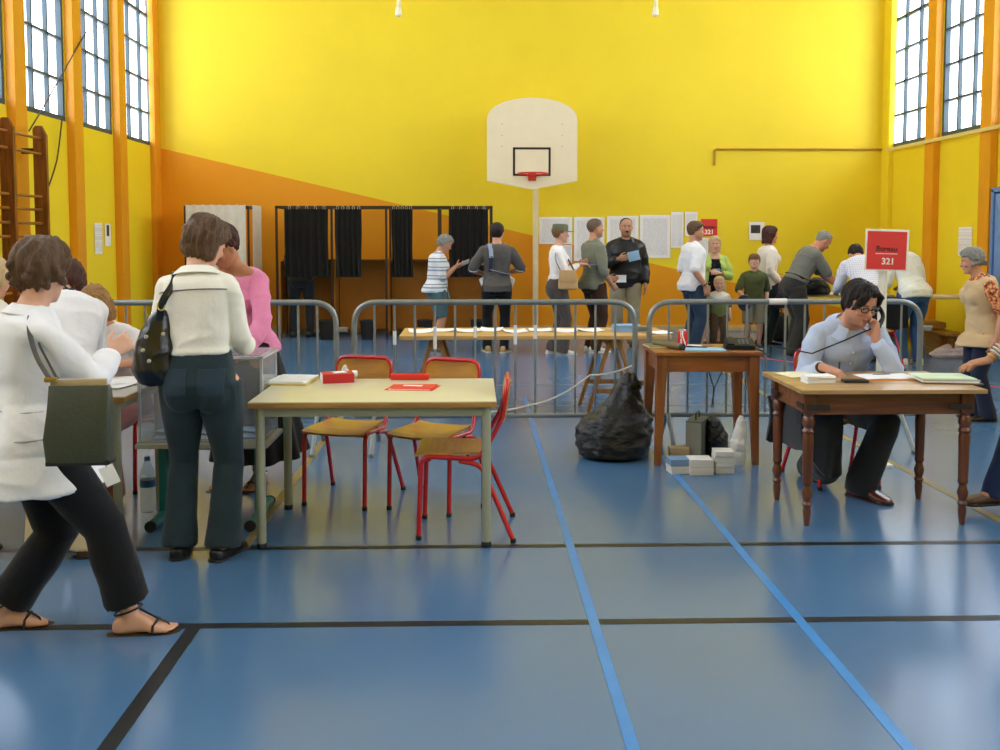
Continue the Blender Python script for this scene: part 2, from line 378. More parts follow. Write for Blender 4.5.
def sheet_on_side(px, y0, y1, w, X, sg, label, m, pic=None):
    a, b = at_x(px, y0, X), at_x(px, y1, X); h = a.z-b.z
    o = thing('notice_sheet', label, 'notice', (X-sg*.006, a.y, (a.z+b.z)/2), 0, 'printed notices on the side walls')
    MB().grid(lambda u, v: (-sg*(.003+.004*(v < .2)*math.sin(u*6)), (u-.5)*w, (v-.5)*h), 6, 6, thick=(sg*.0015, 0, 0)).build('sheet', m, o)
    if pic: MB().box((-sg*.005, 0, .06), (.003, .09, .15)).build('dark_photograph', mat('dark_print', '3A3633', .6, var=.6, nscale=22), o)
sheet_on_side(97.5, 223, 254, .26, XL, -1, 'long white notice on the yellow wall beside the pilaster nearest the climbing bars', M_sheet)
sheet_on_side(107, 224, 246, .21, XL, -1, 'short notice with a dark photograph on the yellow side wall', M_paper, 1)
sheet_on_side(966, 227, 256, .36, XR, 1, 'white notice on the yellow wall above the grey-haired woman in the vest', M_sheet)

# basketball goal
YBB = 14.75; c = at(532, 178, YBB); W2, H0, H1, H2 = .66, 0, .16, .88   # half width, tip, lower corner, shoulder
a, b = at(487, 140, YBB), at(577, 140, YBB); W2 = (b.x-a.x)/2; cx = (a.x+b.x)/2
zt, zs, zl, zb = at(532, 98, YBB).z, at(532, 121, YBB).z, at(532, 181, YBB).z, at(532, 189.5, YBB).z
g = thing('basketball_goal', 'white fan-shaped basketball backboard with red rim on a post at the far wall', 'basketball goal', (cx, YBB, 0))
prof = [(-W2, zl), (0, zb), (W2, zl), (W2, zs)]
for i in range(1, 24):
    a_ = math.pi*i/24; x = W2*math.cos(a_); prof.append((x, zs+(zt-zs)*math.sin(a_)**.85))
prof.append((-W2, zs))
FR = Matrix.Rotation(R(90), 4, 'X')
MB().prism(prof, .03, FR).build('backboard', mat('cream_backboard', 'F3E3BE', .45, var=.02), g, angle=50)
sx0, sx1, sz0, sz1 = at(513, 0, YBB).x-cx, at(551, 0, YBB).x-cx, at(532, 176, YBB).z, at(532, 147.5, YBB).z
fr = MB(); tk = .032
fr.box(((sx0+sx1)/2, -.032, sz1-tk/2), (sx1-sx0, .006, tk)).box(((sx0+sx1)/2, -.032, sz0+tk/2), (sx1-sx0, .006, tk))
for x in (sx0+tk/2, sx1-tk/2): fr.box((x, -.032, (sz0+sz1)/2), (tk, .006, sz1-sz0))
fr.build('aiming_square', mat('black_board_paint', '241713', .5), g, smooth=False)
zr = at(532, 173.5, YBB-.3).z
rim = MB().tube([(.225*math.cos(2*math.pi*i/28), -.30+.225*math.sin(2*math.pi*i/28), zr) for i in range(28)], .011, 8, closed=True)
rim.box((0, -.055, zr-.03), (.12, .05, .12), bev=.008).tube([(-.05, -.05, zr-.03), (-.09, -.12, zr)], .009).tube([(.05, -.05, zr-.03), (.09, -.12, zr)], .009)
rim.build('rim', mat('red_rim_paint', 'C9301F', .4), g)
for sx in (-.45, .45):
    for z in (zs-.05, zs-.22, zs-.38): MB().tube([(sx, -.03, z), (sx, -.036, z)], .009, 8).build('bolt', mat('grey_bolt', 'B8AE98', .4), g)
pc = at(535.5, 250, YB-.12)
MB().box((pc.x-cx, YB-.12-YBB, zb/2+.35), (.085, .06, zb+.7), bev=.006).build('post', mat('cream_post_paint', 'E6D6A8', .45), g)
arm = MB()
for z in (zs-.05, zl+.1): arm.box((pc.x-cx, (YB-.12-YBB)/2, z), (.05, YB-.12-YBB-.02, .05), bev=.005).box((0, .03, z), (.7, .04, .05), bev=.005)
arm.build('bracket', mat('grey_bracket', '9A9484', .5), g)
MB().box((pc.x-cx, YB-.12-YBB, .02), (.2, .16, .04), bev=.006).build('base_plate', mat('grey_bracket', '9A9484', .5), g)

# hanging climbing ropes high on the far side
for i, px in enumerate((398.5, 655.5)):
    p = at(px, 13, 13.5)
    o = thing('hanging_rope', ['cream hanging rope end above the voting booths', 'cream hanging rope end above the printed notices'][i], 'rope', (p.x, 13.5, p.z), 0, 'gym ropes hanging from the ceiling')
    MB().tube([(0, 0, ZC-p.z-.02)]+[(.006*math.sin(k*1.3), 0, (ZC-p.z)*(1-k/12)) for k in range(1, 13)], .028, 10).build('rope', mat('cream_rope', 'EFE2B8', .8, bump=.6, bscale=90), o)
    MB().lathe([(.02, -.05), (.042, -.03), (.046, .02), (.034, .07)], seg=14).build('rope_end', mat('cream_rope_end', 'F2E8C8', .7), o)

# wall bars
M_wbar = wood('dark_wall_bar_wood', '8A4A1C', '4A2410', .4, 2); M_rung = wood('rung_wood', 'B87A34', '8A5420', .4, 1)
yw0, yw1 = at_x(9, 200, XL+.3).y, at_x(42, 200, XL+.3).y; dY = yw1-yw0
wb = thing('wall_bars', 'brown wooden wall bars standing off the yellow side wall', 'wall bars', (XL+.3, yw1, 0))
ztop = 2.72
for k in range(3):
    MB().prism([(-.07, .03), (.07, .03), (.07, ztop-.1), (.02, ztop), (-.04, ztop), (-.07, ztop-.03)], .05, Matrix.Translation((0, -dY*k+.025, 0)) @ FR).build('upright', M_wbar, wb)
for k in range(2):
    for py in (139, 154.5, 197, 210, 223.5, 236.5):
        z = at_x(42, py, XL+.3).z
        MB().tube([(0, -dY*k-.02, z), (0, -dY*(k+1)+.02, z)], .021, 10, flat=.75).build('rung', M_rung, wb)
    for j in range(7):
        z = .95-.13*j
        MB().tube([(0, -dY*k-.02, z), (0, -dY*(k+1)+.02, z)], .021, 10, flat=.75).build('rung', M_rung, wb)
for k in (0, 2):
    for z in (.5, 2.45): MB().box((-.165, -dY*k, z), (.24, .03, .06), bev=.004).build('wall_bracket', mat('dark_iron', '3A3632', .5, metal=.6), wb)
# window cords
def cord(pts, r, name, label, cat, m, sag=0, grp=None):
    pts = [Vector(p) for p in pts]; out = []
    for i in range(len(pts)-1):
        for k in range(8):
            u = k/8; q = pts[i].lerp(pts[i+1], u); q.z -= sag*4*u*(1-u); out.append(q)
    out.append(pts[-1]); base = pts[-1].copy()
    o = MB().tube([p-base for p in out], r, 6).build(name, m, None, loc=base); return tag(o, label, cat, grp)
M_cord = mat('dark_cord', '4A3A22', .8)
cord([at_x(86, 32, XL+.12), at_x(40, 113, XL+.12), at_x(29, 131, XL+.12)], .008, 'window_cord', 'dark window cord slanting down to the top of the wall bars', 'cord', M_cord, grp='window opening cords')
cord([at_x(62, 119, XL+.06), at_x(57, 160, XL+.06), at_x(47, 190, XL+.08)], .009, 'window_cord', 'dark window cord hanging below the sill beside the wall bars', 'cord', M_cord, .02, grp='window opening cords')

# ------------------------------------------------------------------ voting booths
M_tubeb = mat('dark_brown_booth_frame', '3E2A1C', .4, metal=.3); M_blk = cloth('black_curtain_cloth', '17140F', 120, .9)
YBF, YBK = 14.75, 15.45
def drape(x0, x1, z0, z1, y, folds, amp, seed=0, th=.004, ybulge=0):
    r = random.Random(seed); ph = r.random()*6
    def fn(u, v):
        a = amp*(.35+.65*(1-v)); x = x0+(x1-x0)*u
        x += .012*math.sin(v*5+u*9+ph)*(1-v)
        return (x, y+a*math.sin(u*folds*2*math.pi+ph+.7*math.sin(v*3))+.3*a*math.sin(u*folds*5+ph), z0+(z1-z0)*v-.012*abs(math.sin(u*folds*math.pi))*(v > .97))
    return MB().grid(fn, max(24, folds*8), 16, thick=(0, th, 0))
bx = [at(px, 260, YBF).x for px in (277, 332, 386.5, 439, 491.5)]; ztb = at(380, 206, YBF).z
bo = thing('voting_booth', 'four-bay voting booth with black curtains in a dark frame', 'voting booth', (0, 0, 0))
for i, x in enumerate(bx):
    MB().box((x, YBF, ztb/2), (.035, .035, ztb), bev=.004).build('post', M_tubeb, bo); MB().box((x, YBK, ztb/2), (.035, .035, ztb), bev=.004).build('post', M_tubeb, bo)
    MB().box((x, (YBF+YBK)/2, ztb-.02), (.03, YBK-YBF, .03)).build('side_rail', M_tubeb, bo, smooth=False)
    MB().box((x, (YBF+YBK)/2+.12, .05+.55), (.012, (YBK-YBF)*.62, 1.1)).build('partition', mat('orange_brown_partition', 'B5741E', .5), bo, smooth=False)
for y in (YBF, YBK): MB().box(((bx[0]+bx[-1])/2, y, ztb-.015), (bx[-1]-bx[0]+.035, .035, .035), bev=.004).build('top_rail', M_tubeb, bo)
zsh = at(380, 260, YBK-.2).z
for i in range(4):
    MB().box(((bx[i]+bx[i+1])/2, YBK-.18, zsh), (bx[i+1]-bx[i]-.04, .34, .022), bev=.003).build('writing_shelf', mat('booth_shelf', '6B4518', .5), bo)
    MB().box(((bx[i]+bx[i+1])/2, YBK-.02, zsh/2+.03), (bx[i+1]-bx[i]-.04, .012, zsh-.1)).build('back_panel', mat('orange_brown_panel', 'BE7A1C', .5), bo, smooth=False)
for i, (p0, p1) in enumerate(((286, 329), (335.5, 362), (392, 413), (449, 488))):
    x0, x1 = at(p0, 250, YBF).x, at(p1, 250, YBF).x; zc_ = at(380, 277, YBF).z
    cu = drape(x0, x1, zc_, ztb-.04, YBF-.05, 6 if i in (0, 3) else 5, .022, i).build('curtain', M_blk, bo)
    for k in range(5):
        xx = x0+(x1-x0)*(k+.5)/5
        MB().tube([(xx+.018*math.cos(a), YBF-.03, ztb-.03+.03*math.sin(a)) for a in [j*math.pi/5 for j in range(10)]], .003, 6, closed=True).build('curtain_ring', mat('pale_ring', 'D8CDB0', .4), cu)
# single booth with a white curtain
x0, x1 = at(186, 260, YBF).x, at(249, 260, YBF).x; yk = YBF+.72
b1 = thing('voting_booth', 'single voting booth with white cloth sides behind the pink top woman', 'voting booth', (0, 0, 0))
for x in (x0, x1):
    for y in (YBF, yk): MB().box((x, y, ztb/2), (.03, .03, ztb), bev=.004).build('post', M_tubeb, b1)
    MB().box((x, (YBF+yk)/2, ztb-.015), (.03, yk-YBF, .03)).build('side_rail', M_tubeb, b1, smooth=False)
for y in (YBF, yk): MB().box(((x0+x1)/2, y, ztb-.015), (x1-x0, .03, .03)).build('top_rail', M_tubeb, b1, smooth=False)
M_wcur = cloth('white_curtain_cloth', 'E4DED0', 120, .9)
drape(x0+.02, x1-.03, .35, ztb+.02, YBF-.04, 7, .012, 5).build('front_curtain', M_wcur, b1)
def sidefn(u, v): return (x1+.03+.008*math.sin(u*20), YBF+.14+(yk-YBF-.15)*u, .3+(ztb-.28)*v)
MB().grid(sidefn, 20, 12, thick=(.004, 0, 0)).build('side_curtain', M_wcur, b1)
MB().grid(lambda u, v: (x0-.02, YBF+.03+(yk-YBF-.05)*u, .3+(ztb-.3)*v), 20, 12, thick=(-.004, 0, 0)).build('side_curtain', M_wcur, b1)
# waste bins in front of the booths
def bin_(px, label):
    p = at(px, 331, YBF-.16)
    o = thing('waste_bin', label, 'waste bin', (p.x, YBF-.2, 0), 0, 'black waste bins under the booths')
    b = MB().lathe([(.085, .004), (.088, 0), (.115, .27), (.122, .275), (.122, .285), (.11, .285), (.083, .012)], seg=24)
    b.build('bin_body', mat('black_bin_plastic', '1C1815', .45), o)
    MB().tube([(.118*math.cos(a), .118*math.sin(a), .285) for a in [2*math.pi*k/24 for k in range(24)]], .006, 6, closed=True).build('bin_rim', mat('black_bin_plastic', '1C1815', .45), o)
for px, l in ((327, 'black waste bin under the first booth curtain beside the dark-trousered legs'), (368, 'black waste bin under the second, half drawn curtain'), (425, 'black waste bin in the third bay next to the striped top woman'), (478, 'black waste bin under the fourth curtain, behind the man with the shoulder bag')): bin_(px, l)
# ------------------------------------------------------------------ furniture
M_galv = mat('galvanised_steel', '8A9090', .42, metal=.55, var=.12, nscale=14); M_conn = mat('barrier_white_tape', 'E8E6E0', .6)
def barrier(x0, x1, y, label, rz=0, zt=1.055, tape=()):
    L = x1-x0; o = thing('crowd_barrier', label, 'crowd barrier', (x0, y, 0), rz, 'steel crowd barriers across the hall')
    r = .15; zb = .235; rad = .02
    frame = [(0, 0, zb)]+fillet([(0, 0, zb), (0, 0, zt), (L, 0, zt), (L, 0, zb)], .17, 8)+[(L, 0, zb)]
    MB().tube(frame[1:-1], rad, 12).build('frame_tube', M_galv, o)
    MB().tube([(0, 0, zb), (L, 0, zb)], rad*.9, 10).build('bottom_rail', M_galv, o)
    n = round(L/.139)
    for k in range(1, n):
        MB().tube([(L*k/n, 0, zb), (L*k/n, 0, zt)], .0085, 8).build('bar', M_galv, o)
    for fx in (.14, L-.14):
        MB().tube([(fx, -.27, .012), (fx, -.03, zb), (fx, .03, zb), (fx, .27, .012)], .016, 10).box((fx, -.27, .012), (.03, .05, .024), bev=.004).box((fx, .27, .012), (.03, .05, .024), bev=.004).build('foot', M_galv, o)
    for z in (.86, .47):
        MB().box((L+.045, 0, z), (.075, .03, .035), bev=.008).build('hook', M_galv, o)
    for (fx, z, ln) in tape: 
        if z is None: MB().tube([(fx*L-ln/2, 0, zt), (fx*L+ln/2, 0, zt)], rad+.003, 12).build('tape_band', M_conn, o)
        else: MB().tube([(round(fx*n)*L/n, 0, z-ln/2), (round(fx*n)*L/n, 0, z+ln/2)], .0125, 8).build('tape_band', M_conn, o)
    return o
YBAR = 7.0
xa, xb, xc, xd, xe = (at(p, 302, YBAR).x for p in (336, 354, 634, 649.5, 921))
barrier(xa-2.16, xa, YBAR, 'steel crowd barrier behind the low table, beside the woman in pink')
barrier(xb, xc+.01, YBAR, 'steel crowd barrier in front of the plank trestle table', tape=((.13, .80, .1), (.27, .80, .16), (.40, .84, .08), (.54, .82, .14), (.66, .84, .1)))
barrier(xd, xe, YBAR, 'steel crowd barrier behind the seated man and the small desk', tape=((.47, None, .13),))

# --- front table
TX, TY = -.492, 5.09
M_top = mat('beige_laminate', 'D9D2AE', .28, var=.02); M_edge = wood('beech_edge', 'B98846', '8E6028', .5, 0); M_gleg = mat('grey_green_metal', 'A3A48C', .4, metal=.15, var=.04)
tb = thing('school_table', 'beige-topped table with grey metal legs and red things lying on it', 'table', (TX, TY, 0))
HT = .727; W, D = 1.20, .78
MB().box((0, 0, HT-.003), (W-.004, D-.004, .006), bev=.002).build('table_top', M_top, tb)
MB().box((0, 0, HT-.018), (W, D, .026), bev=.004).build('table_edge', M_edge, tb)
for sx in (-1, 1):
    for sy in (-1, 1):
        lg = MB().tube([(sx*.55, sy*.345, .012), (sx*.55, sy*.345, HT-.03)], .0225, 14).build('leg', M_gleg, tb)
        MB().lathe([(.024, 0), (.025, .02), (.023, .026)], (sx*.55, sy*.345, 0), 14).build('rubber_foot', mat('black_rubber', '1A1A1A', .6), lg)
for sy in (-1, 1): MB().box((0, sy*.345, HT-.055), (1.08, .022, .045), bev=.003).build('apron', M_gleg, tb)
for sx in (-1, 1): MB().box((sx*.55, 0, HT-.055), (.022, .66, .045), bev=.003).build('apron', M_gleg, tb)

# --- red school chairs
M_chred = mat('red_enamel', 'C4141E', .25, var=.03, coat=.4); M_ply = wood('varnished_plywood', 'C8923E', 'A87028', .35, 0, .7, .3)
def school_chair(label, loc, rz, first=[None], group='red tube school chairs'):
    if first[0] is not None:
        o = copy_tree(first[0]); o.location = loc; o.rotation_euler = (0, 0, rz); tag(o, label); return o
    o = thing('school_chair', label, 'chair', loc, rz, group); first[0] = o
    r = .0125; zs = .445; hw = .185
    for sx in (-1, 1):    # front leg, seat rail and back post are one bent tube on each side
        pts = fillet([(sx*hw, .185, .012), (sx*hw, .17, zs-.02), (sx*hw, -.12, zs-.035), (sx*(hw-.01), -.20, zs+.10), (sx*(hw-.012), -.235, .62)], .055, 6)
        MB().tube(pts, r, 12).build('side_frame', M_chred, o)
        lg = MB().tube(fillet([(sx*(hw-.005), -.02, zs-.045), (sx*(hw+.012), -.13, zs-.06), (sx*(hw+.045), -.29, .012)], .05, 5), r, 12).build('rear_leg', M_chred, o)
        for (x, y) in ((sx*hw, .185), (sx*(hw+.045), -.29)):
            MB().lathe([(.014, 0), (.015, .02), (.012, .024)], (x, y, 0), 12).build('foot_cap', mat('black_rubber', '1A1A1A', .6), lg)
    hoop = fillet([(-(hw-.012), -.235, .62), (-(hw-.015), -.262, .80), (hw-.015, -.262, .80), (hw-.012, -.235, .62)], .065, 8)
    MB().tube(hoop, r, 12).build('back_hoop', M_chred, o)
    MB().tube([(-hw, -.06, zs-.045), (hw, -.06, zs-.045)], .010, 10).build('cross_tube', M_chred, o)
    MB().tube([(-hw, .13, zs-.038), (hw, .13, zs-.038)], .010, 10).build('cross_tube', M_chred, o)
    def seat(u, v):
        x = (u-.5)*.375; y = -.16+.365*v; e = abs(u-.5)*2
        return (x*(1-.12*(1-v)), y, zs-.012+.010*e**3-.012*(1-e*e)*math.sin(v*math.pi)-.045*max(0, v-.86)**1.2*4*.6+.02*max(0, .15-v))
    MB().grid(seat, 14, 16, thick=(0, 0, -.012)).build('seat', M_ply, o)
    def back(u, v):
        x = (u-.5)*(.335 if v < .85 else .335-.05*(v-.85)/.15); z = .585+.20*v
        return (x, -.236-.026*(z-.62)/.18-.028*(1-((u-.5)*2)**2)+.014, z)
    MB().grid(back, 14, 10, thick=(0, -.010, 0)).build('backrest', M_ply, o)
    return o
def from_feet(f1, f2, r1, r2, Yk=None):
    f = (f1+f2)/2; r = (r1+r2)/2; d = (f-r); a = math.atan2(d.y, d.x)-R(90)
    c = f-d.normalized()*.185; return (c.x, c.y, 0), a
P = floor_at
l, a = from_feet(P(304, 505), P(365, 511), P(330, 484), P(407, 490)); school_chair('red chair tucked behind the beige table near its papers, facing the viewer', l, a)
l, a = from_feet(P(392, 513.5), P(455.5, 521.5), P(419, 493), P(500, 501)); school_chair('red chair behind the beige table in line with the red folder', (l[0]-.03, l[1]+.085, 0), a)
l, a = from_feet(P(416, 542), P(421, 521.5), P(517, 546.5), P(514, 518)); school_chair('red chair turned sideways at the right end of the beige table', (l[0]+.014, l[1]+.045, 0), a)

# --- things on the front table
def lie(name, label, cat, px, py, z, rz=0, group=None):
    p = floor_at(px, py, z); return thing(name, label, cat, (p.x, p.y, z), rz, group)
M_manila = mat('manila_card', 'D8BE74', .7); M_redc = mat('red_card', 'D9281E', .5, var=.03); M_redb = mat('red_box_card', 'C0202A', .45, var=.05)
o = lie('paper_pile', 'flat pile of white papers on a manila folder at the corner of the beige table', 'papers', 292, 381.5, HT, R(-6))
MB().box((0, 0, .004), (.24, .30, .008), bev=.001).build('manila_folder', M_manila, o, smooth=False)
MB().box((0, -.005, .012), (.215, .275, .007), rot=(0, 0, R(2)), bev=.001).build('sheet', M_paper, o, smooth=False)
MB().box((.006, .0, .018), (.205, .27, .005), rot=(0, 0, R(-3)), bev=.001).build('sheet', paper_text('printed_page', 'F0EEE8', 'B8B4AE', 34, .5, 'Y'), o, smooth=False)
o = lie('card_box', 'red cardboard box with a white end on the beige table', 'box', 337.5, 381.5, HT, R(14))
MB().box((0, 0, .025), (.17, .13, .05), bev=.003).build('box_body', M_redb, o)
MB().box((-.0865, 0, .025), (.003, .122, .044)).build('white_end', M_paper, o, smooth=False)
MB().box((.01, .0, .0515), (.07, .055, .003), rot=(0, 0, .2)).build('white_label', M_paper, o, smooth=False)
o = lie('crumpled_paper', 'crumpled white tissue standing behind the red box', 'paper', 345, 376.5, HT)
rr = random.Random(3)
def crump(u, v):
    a = 2*math.pi*u; r = .028*(1-v)+.006*math.sin(a*5+v*3)+.006; return (r*math.cos(a), r*math.sin(a)*.8, .002+.05*v*(1+.3*math.sin(a*3)))
MB().grid(crump, 30, 8, thick=(0, 0, .0015)).build('tissue', M_paper, o, angle=20)
o = lie('paper_roll', 'white roll of tape beside the red box on the beige table', 'roll', 352.5, 378, HT, R(20))
MB().tube([(-.025, 0, .0215), (.025, 0, .0215)], .021, 18).tube([(-.027, 0, .0215), (-.024, 0, .0215)], .010, 12).build('roll', M_paper, o)
o = lie('pencil_case', 'long red pencil case lying on the beige table behind the red folder', 'pencil case', 410, 379.5, HT, R(-2))
MB().box((0, 0, .017), (.215, .06, .034), bev=.012).build('case_body', M_redc, o); 
MB().box((0, .0, .0345), (.19, .006, .002)).build('zip', mat('dark_red_zip', '8C1A16', .5), o, smooth=False)
o = lie('card_folder', 'red card folder with a white label on the beige table', 'folder', 412.5, 388, HT, R(-8))
MB().prism([(-.13, -.09), (.12, -.09), (.135, .09), (-.115, .09)], .003).box((0, 0, .0065), (.24, .17, .003), rot=(0, R(-1.2), 0)).build('cover', mat('bright_red_card', 'E23420', .5, var=.03), o, smooth=False)
MB().box((.0, .012, .0105), (.10, .03, .002)).build('white_label', M_paper, o, smooth=False)
MB().box((-.0, -.082, .0045), (.22, .012, .003)).build('loose_sheet', M_paper, o, smooth=False)

# --- long trestle table
M_plank = wood('pale_plank', 'D2A868', 'B4864A', .5, 0, .6); M_tres = wood('brown_trestle_wood', 'A8743A', '7C4E20', .5, 2)
y0, y1, zt_ = 8.12, 8.85, .70
x0, x1 = at(399, 338, y0).x, at(672, 338, y0).x
tt = thing('trestle_table', 'long pale plank table on wooden trestles behind the barrier', 'table', ((x0+x1)/2, (y0+y1)/2, 0)); LT = x1-x0
MB().box((0, 0, zt_-.017), (LT, y1-y0, .034), bev=.003).build('table_top', M_plank, tt)
def trestle(xc):
    tr = MB().box((xc, 0, zt_-.075), (.07, .62, .08), bev=.004).build('trestle_beam', M_tres, tt)
    for sy in (-.27, .27):
        for sx in (-1, 1):
            a = Vector((xc+sx*.035, sy, zt_-.05)); b = Vector((xc+sx*.235, sy*1.06, .0)); d = b-a
            ln = d.length; rot = Vector((0, 0, 1)).rotation_difference(-d).to_euler()
            MB().box((a+b)/2, (.03, .05, ln), rot=rot, bev=.003).build('trestle_leg', M_tres, tr)
        MB().box((xc, sy*1.03, .22), (.32, .022, .04), bev=.003).build('trestle_brace', M_tres, tr)
trestle(at(436, 360, 8.3).x-(x0+x1)/2); trestle(at(612, 345, 8.35).x-(x0+x1)/2)
for i, (px, py, rz) in enumerate(((420, 331.5, 5), (443, 330.5, -4), (468, 331, 3), (491, 330, -6), (515, 331.5, 4), (540, 330.5, 0), (566, 331, -5), (590, 330.5, 6), (657, 333, 8))):
    lab = ['under the striped top woman', 'just left of the gap between two bars', 'before the man with the shoulder bag', 'below the shoulder bag man\'s black trousers', 'at the middle of the plank', 'by the basketball post', 'before the woman in the cap', 'before the man in brown trousers', 'alone at the far right end']
    o = lie('ballot_sheet', 'loose white sheet on the plank table, '+lab[i], 'paper', px, py, zt_, R(rz), 'loose sheets along the plank table')
    MB().grid(lambda u, v: ((u-.5)*.20, (v-.5)*.28, .002+.010*abs(u-.5)**2*4+.004*math.sin(v*5+i)**2), 6, 6, thick=(0, 0, -.0015)).build('sheet', M_paper, o)
o = lie('envelope_pile', 'pale blue stack of envelopes on the plank table before the black jacket man', 'envelopes', 626, 331.5, zt_, R(4))
for k in range(4): MB().box((.004*(k % 2), .005*(k % 3), .008+.0155*k), (.22, .16, .0155), rot=(0, 0, R(2*(k % 3)-2)), bev=.002).build('envelope_bundle', mat('pale_blue_paper', '86ACD6', .6), o)

# --- small wooden desk
M_dw = wood('orange_brown_wood', '9C5A24', '6E3A14', .38, 0, .8, .25); M_dwl = wood('orange_brown_leg_wood', '96561F', '68360F', .4, 2, .8, .2)
HS = .76; sx0_, sx1_ = at(655, 353, 6.40).x, at(763, 354, 6.40).x; SDW = sx1_-sx0_; SDX, SDY = (sx0_+sx1_)/2, 6.655
sd = thing('small_desk', 'small brown wooden desk in front of the barrier', 'desk', (SDX, SDY, 0)); DD = .51
MB().box((0, 0, HS-.0125), (SDW, DD, .025), bev=.005).build('table_top', M_dw, sd)
for sy in (-1, 1): MB().box((0, sy*(DD/2-.045), HS-.08), (SDW-.10, .022, .11), bev=.003).build('apron', M_dw, sd)
for sx in (-1, 1):
    MB().box((sx*(SDW/2-.045), 0, HS-.08), (.022, DD-.1, .11), bev=.003).build('apron', M_dw, sd)
    for sy in (-1, 1):
        m = MB(); top = (sx*(SDW/2-.05), sy*(DD/2-.05)); bot = (sx*(SDW/2-.03), sy*(DD/2-.035)); q = []
        for (cx_, cy_), z, h in ((bot, 0, .019), (top, HS-.15, .034), (top, HS-.025, .034)):
            q += [(cx_-h, cy_-h, z), (cx_+h, cy_-h, z), (cx_+h, cy_+h, z), (cx_-h, cy_+h, z)]
        m.raw(q, [(3, 2, 1, 0), (8, 9, 10, 11)]+[(a*4+k, a*4+(k+1) % 4, a*4+4+(k+1) % 4, a*4+4+k) for a in (0, 1) for k in range(4)]).build('leg', M_dwl, sd, angle=20)
o = lie('soda_can', 'red drink can with a white wave standing on the small desk', 'can', 682.5, 346.5, HS, R(-20))
tcan = NT('red_can_print'); cc = tcan.add('ShaderNodeTexCoord'); sp = tcan.add('ShaderNodeSeparateXYZ'); tcan.link(cc.outputs['Object'], sp.inputs[0])
wv = tcan.add('ShaderNodeMath', operation='MULTIPLY_ADD'); wv.inputs[1].default_value = 40; wv.inputs[2].default_value = 1; tcan.link(sp.outputs['Z'], wv.inputs[0])
sn = tcan.add('ShaderNodeMath', operation='SINE'); tcan.link(wv.outputs[0], sn.inputs[0]); ml = tcan.add('ShaderNodeMath', operation='MULTIPLY'); ml.inputs[1].default_value = .009; tcan.link(sn.outputs[0], ml.inputs[0])
sb = tcan.add('ShaderNodeMath', operation='SUBTRACT'); tcan.link(sp.outputs['X'], sb.inputs[0]); tcan.link(ml.outputs[0], sb.inputs[1])
of = tcan.add('ShaderNodeMath', operation='SUBTRACT'); of.inputs[1].default_value = .012; tcan.link(sb.outputs[0], of.inputs[0])
ab = tcan.add('ShaderNodeMath', operation='ABSOLUTE'); tcan.link(of.outputs[0], ab.inputs[0]); lt = tcan.add('ShaderNodeMath', operation='LESS_THAN'); lt.inputs[1].default_value = .0045; tcan.link(ab.outputs[0], lt.inputs[0])
mx = tcan.add('ShaderNodeMix', data_type='RGBA'); mx.inputs['A'].default_value = lin('C8101E'); mx.inputs['B'].default_value = lin('F2EEEA'); tcan.link(lt.outputs[0], mx.inputs['Factor']); tcan.link(mx.outputs['Result'], tcan.b.inputs['Base Color']); tcan.b.inputs['Roughness'].default_value = .25
MB().lathe([(.024, .001), (.0265, .003), (.033, .012), (.033, .102), (.027, .113)], seg=28).build('can_body', tcan.m, o)
MB().lathe([(.0272, .112), (.0275, .116), (.0255, .116), (.024, .1125), (.004, .1125)], seg=24).box((0, .008, .1145), (.014, .02, .002), bev=.0009).build('can_lid', mat('bright_aluminium', 'C8CACC', .25, metal=.9), o)
def wrap(v):
    a = v.y/.0335-R(95); r = .0333+v.z; return (r*math.cos(a), r*math.sin(a), .057+v.x)
text_mesh('Coca-Cola', .026, 'can_lettering', mat('white_ink', 'F6EFE6', .6), o, None, .0005, True, wrap)
o = lie('poster_tube', 'rolled olive poster with a black end across the small desk', 'tube', 669, 348, HS, R(-62))
MB().tube([(-.16, 0, .022), (.13, 0, .022)], .022, 18).build('rolled_sheet', mat('olive_roll', '6E6238', .6), o)
MB().tube([(.13, 0, .022), (.15, 0, .022)], .0215, 18).build('black_end', mat('black_plastic', '141414', .35), o)
o = lie('exercise_book', 'olive covered book with white pages at the corner of the small desk', 'book', 657, 346.5, HS, R(4))
MB().box((0, 0, .004), (.15, .19, .008), bev=.001).build('page_block', M_paper, o, smooth=False); MB().box((0, 0, .0095), (.155, .195, .003)).box((0, 0, -.0+.0012), (.155, .195, .002)).build('cover', mat('olive_cover', '8C7C46', .6), o, smooth=False)
o = lie('card_folder', 'pale blue folder lying on the small desk by the can', 'folder', 704, 349.5, HS, R(-3))
MB().box((0, 0, .003), (.27, .19, .006), bev=.001).build('cover', mat('pale_blue_card', '8FC4E6', .5), o, smooth=False)
o = lie('paper_sheet', 'small white sheet behind the blue folder on the small desk', 'paper', 694, 345.8, HS+.0065, R(-15))
MB().box((0, 0, .001), (.11, .10, .002)).build('sheet', M_paper, o, smooth=False)
o = lie('pen', 'black pen lying on the blue folder', 'pen', 697, 347.5, HS+.009, R(-18))
MB().tube([(-.07, 0, .005), (.06, 0, .005)], .0045, 8).tube([(.06, 0, .005), (.072, 0, .005)], [.0045, .001], 8).build('barrel', mat('black_plastic', '141414', .35), o); MB().tube([(-.072, 0, .005), (-.03, 0, .005)], .0055, 8).build('cap', mat('black_plastic', '141414', .35), o)
o = lie('telephone', 'black desk telephone without its handset on the small desk', 'telephone', 739, 348.5, HS, R(-10)); TEL = o
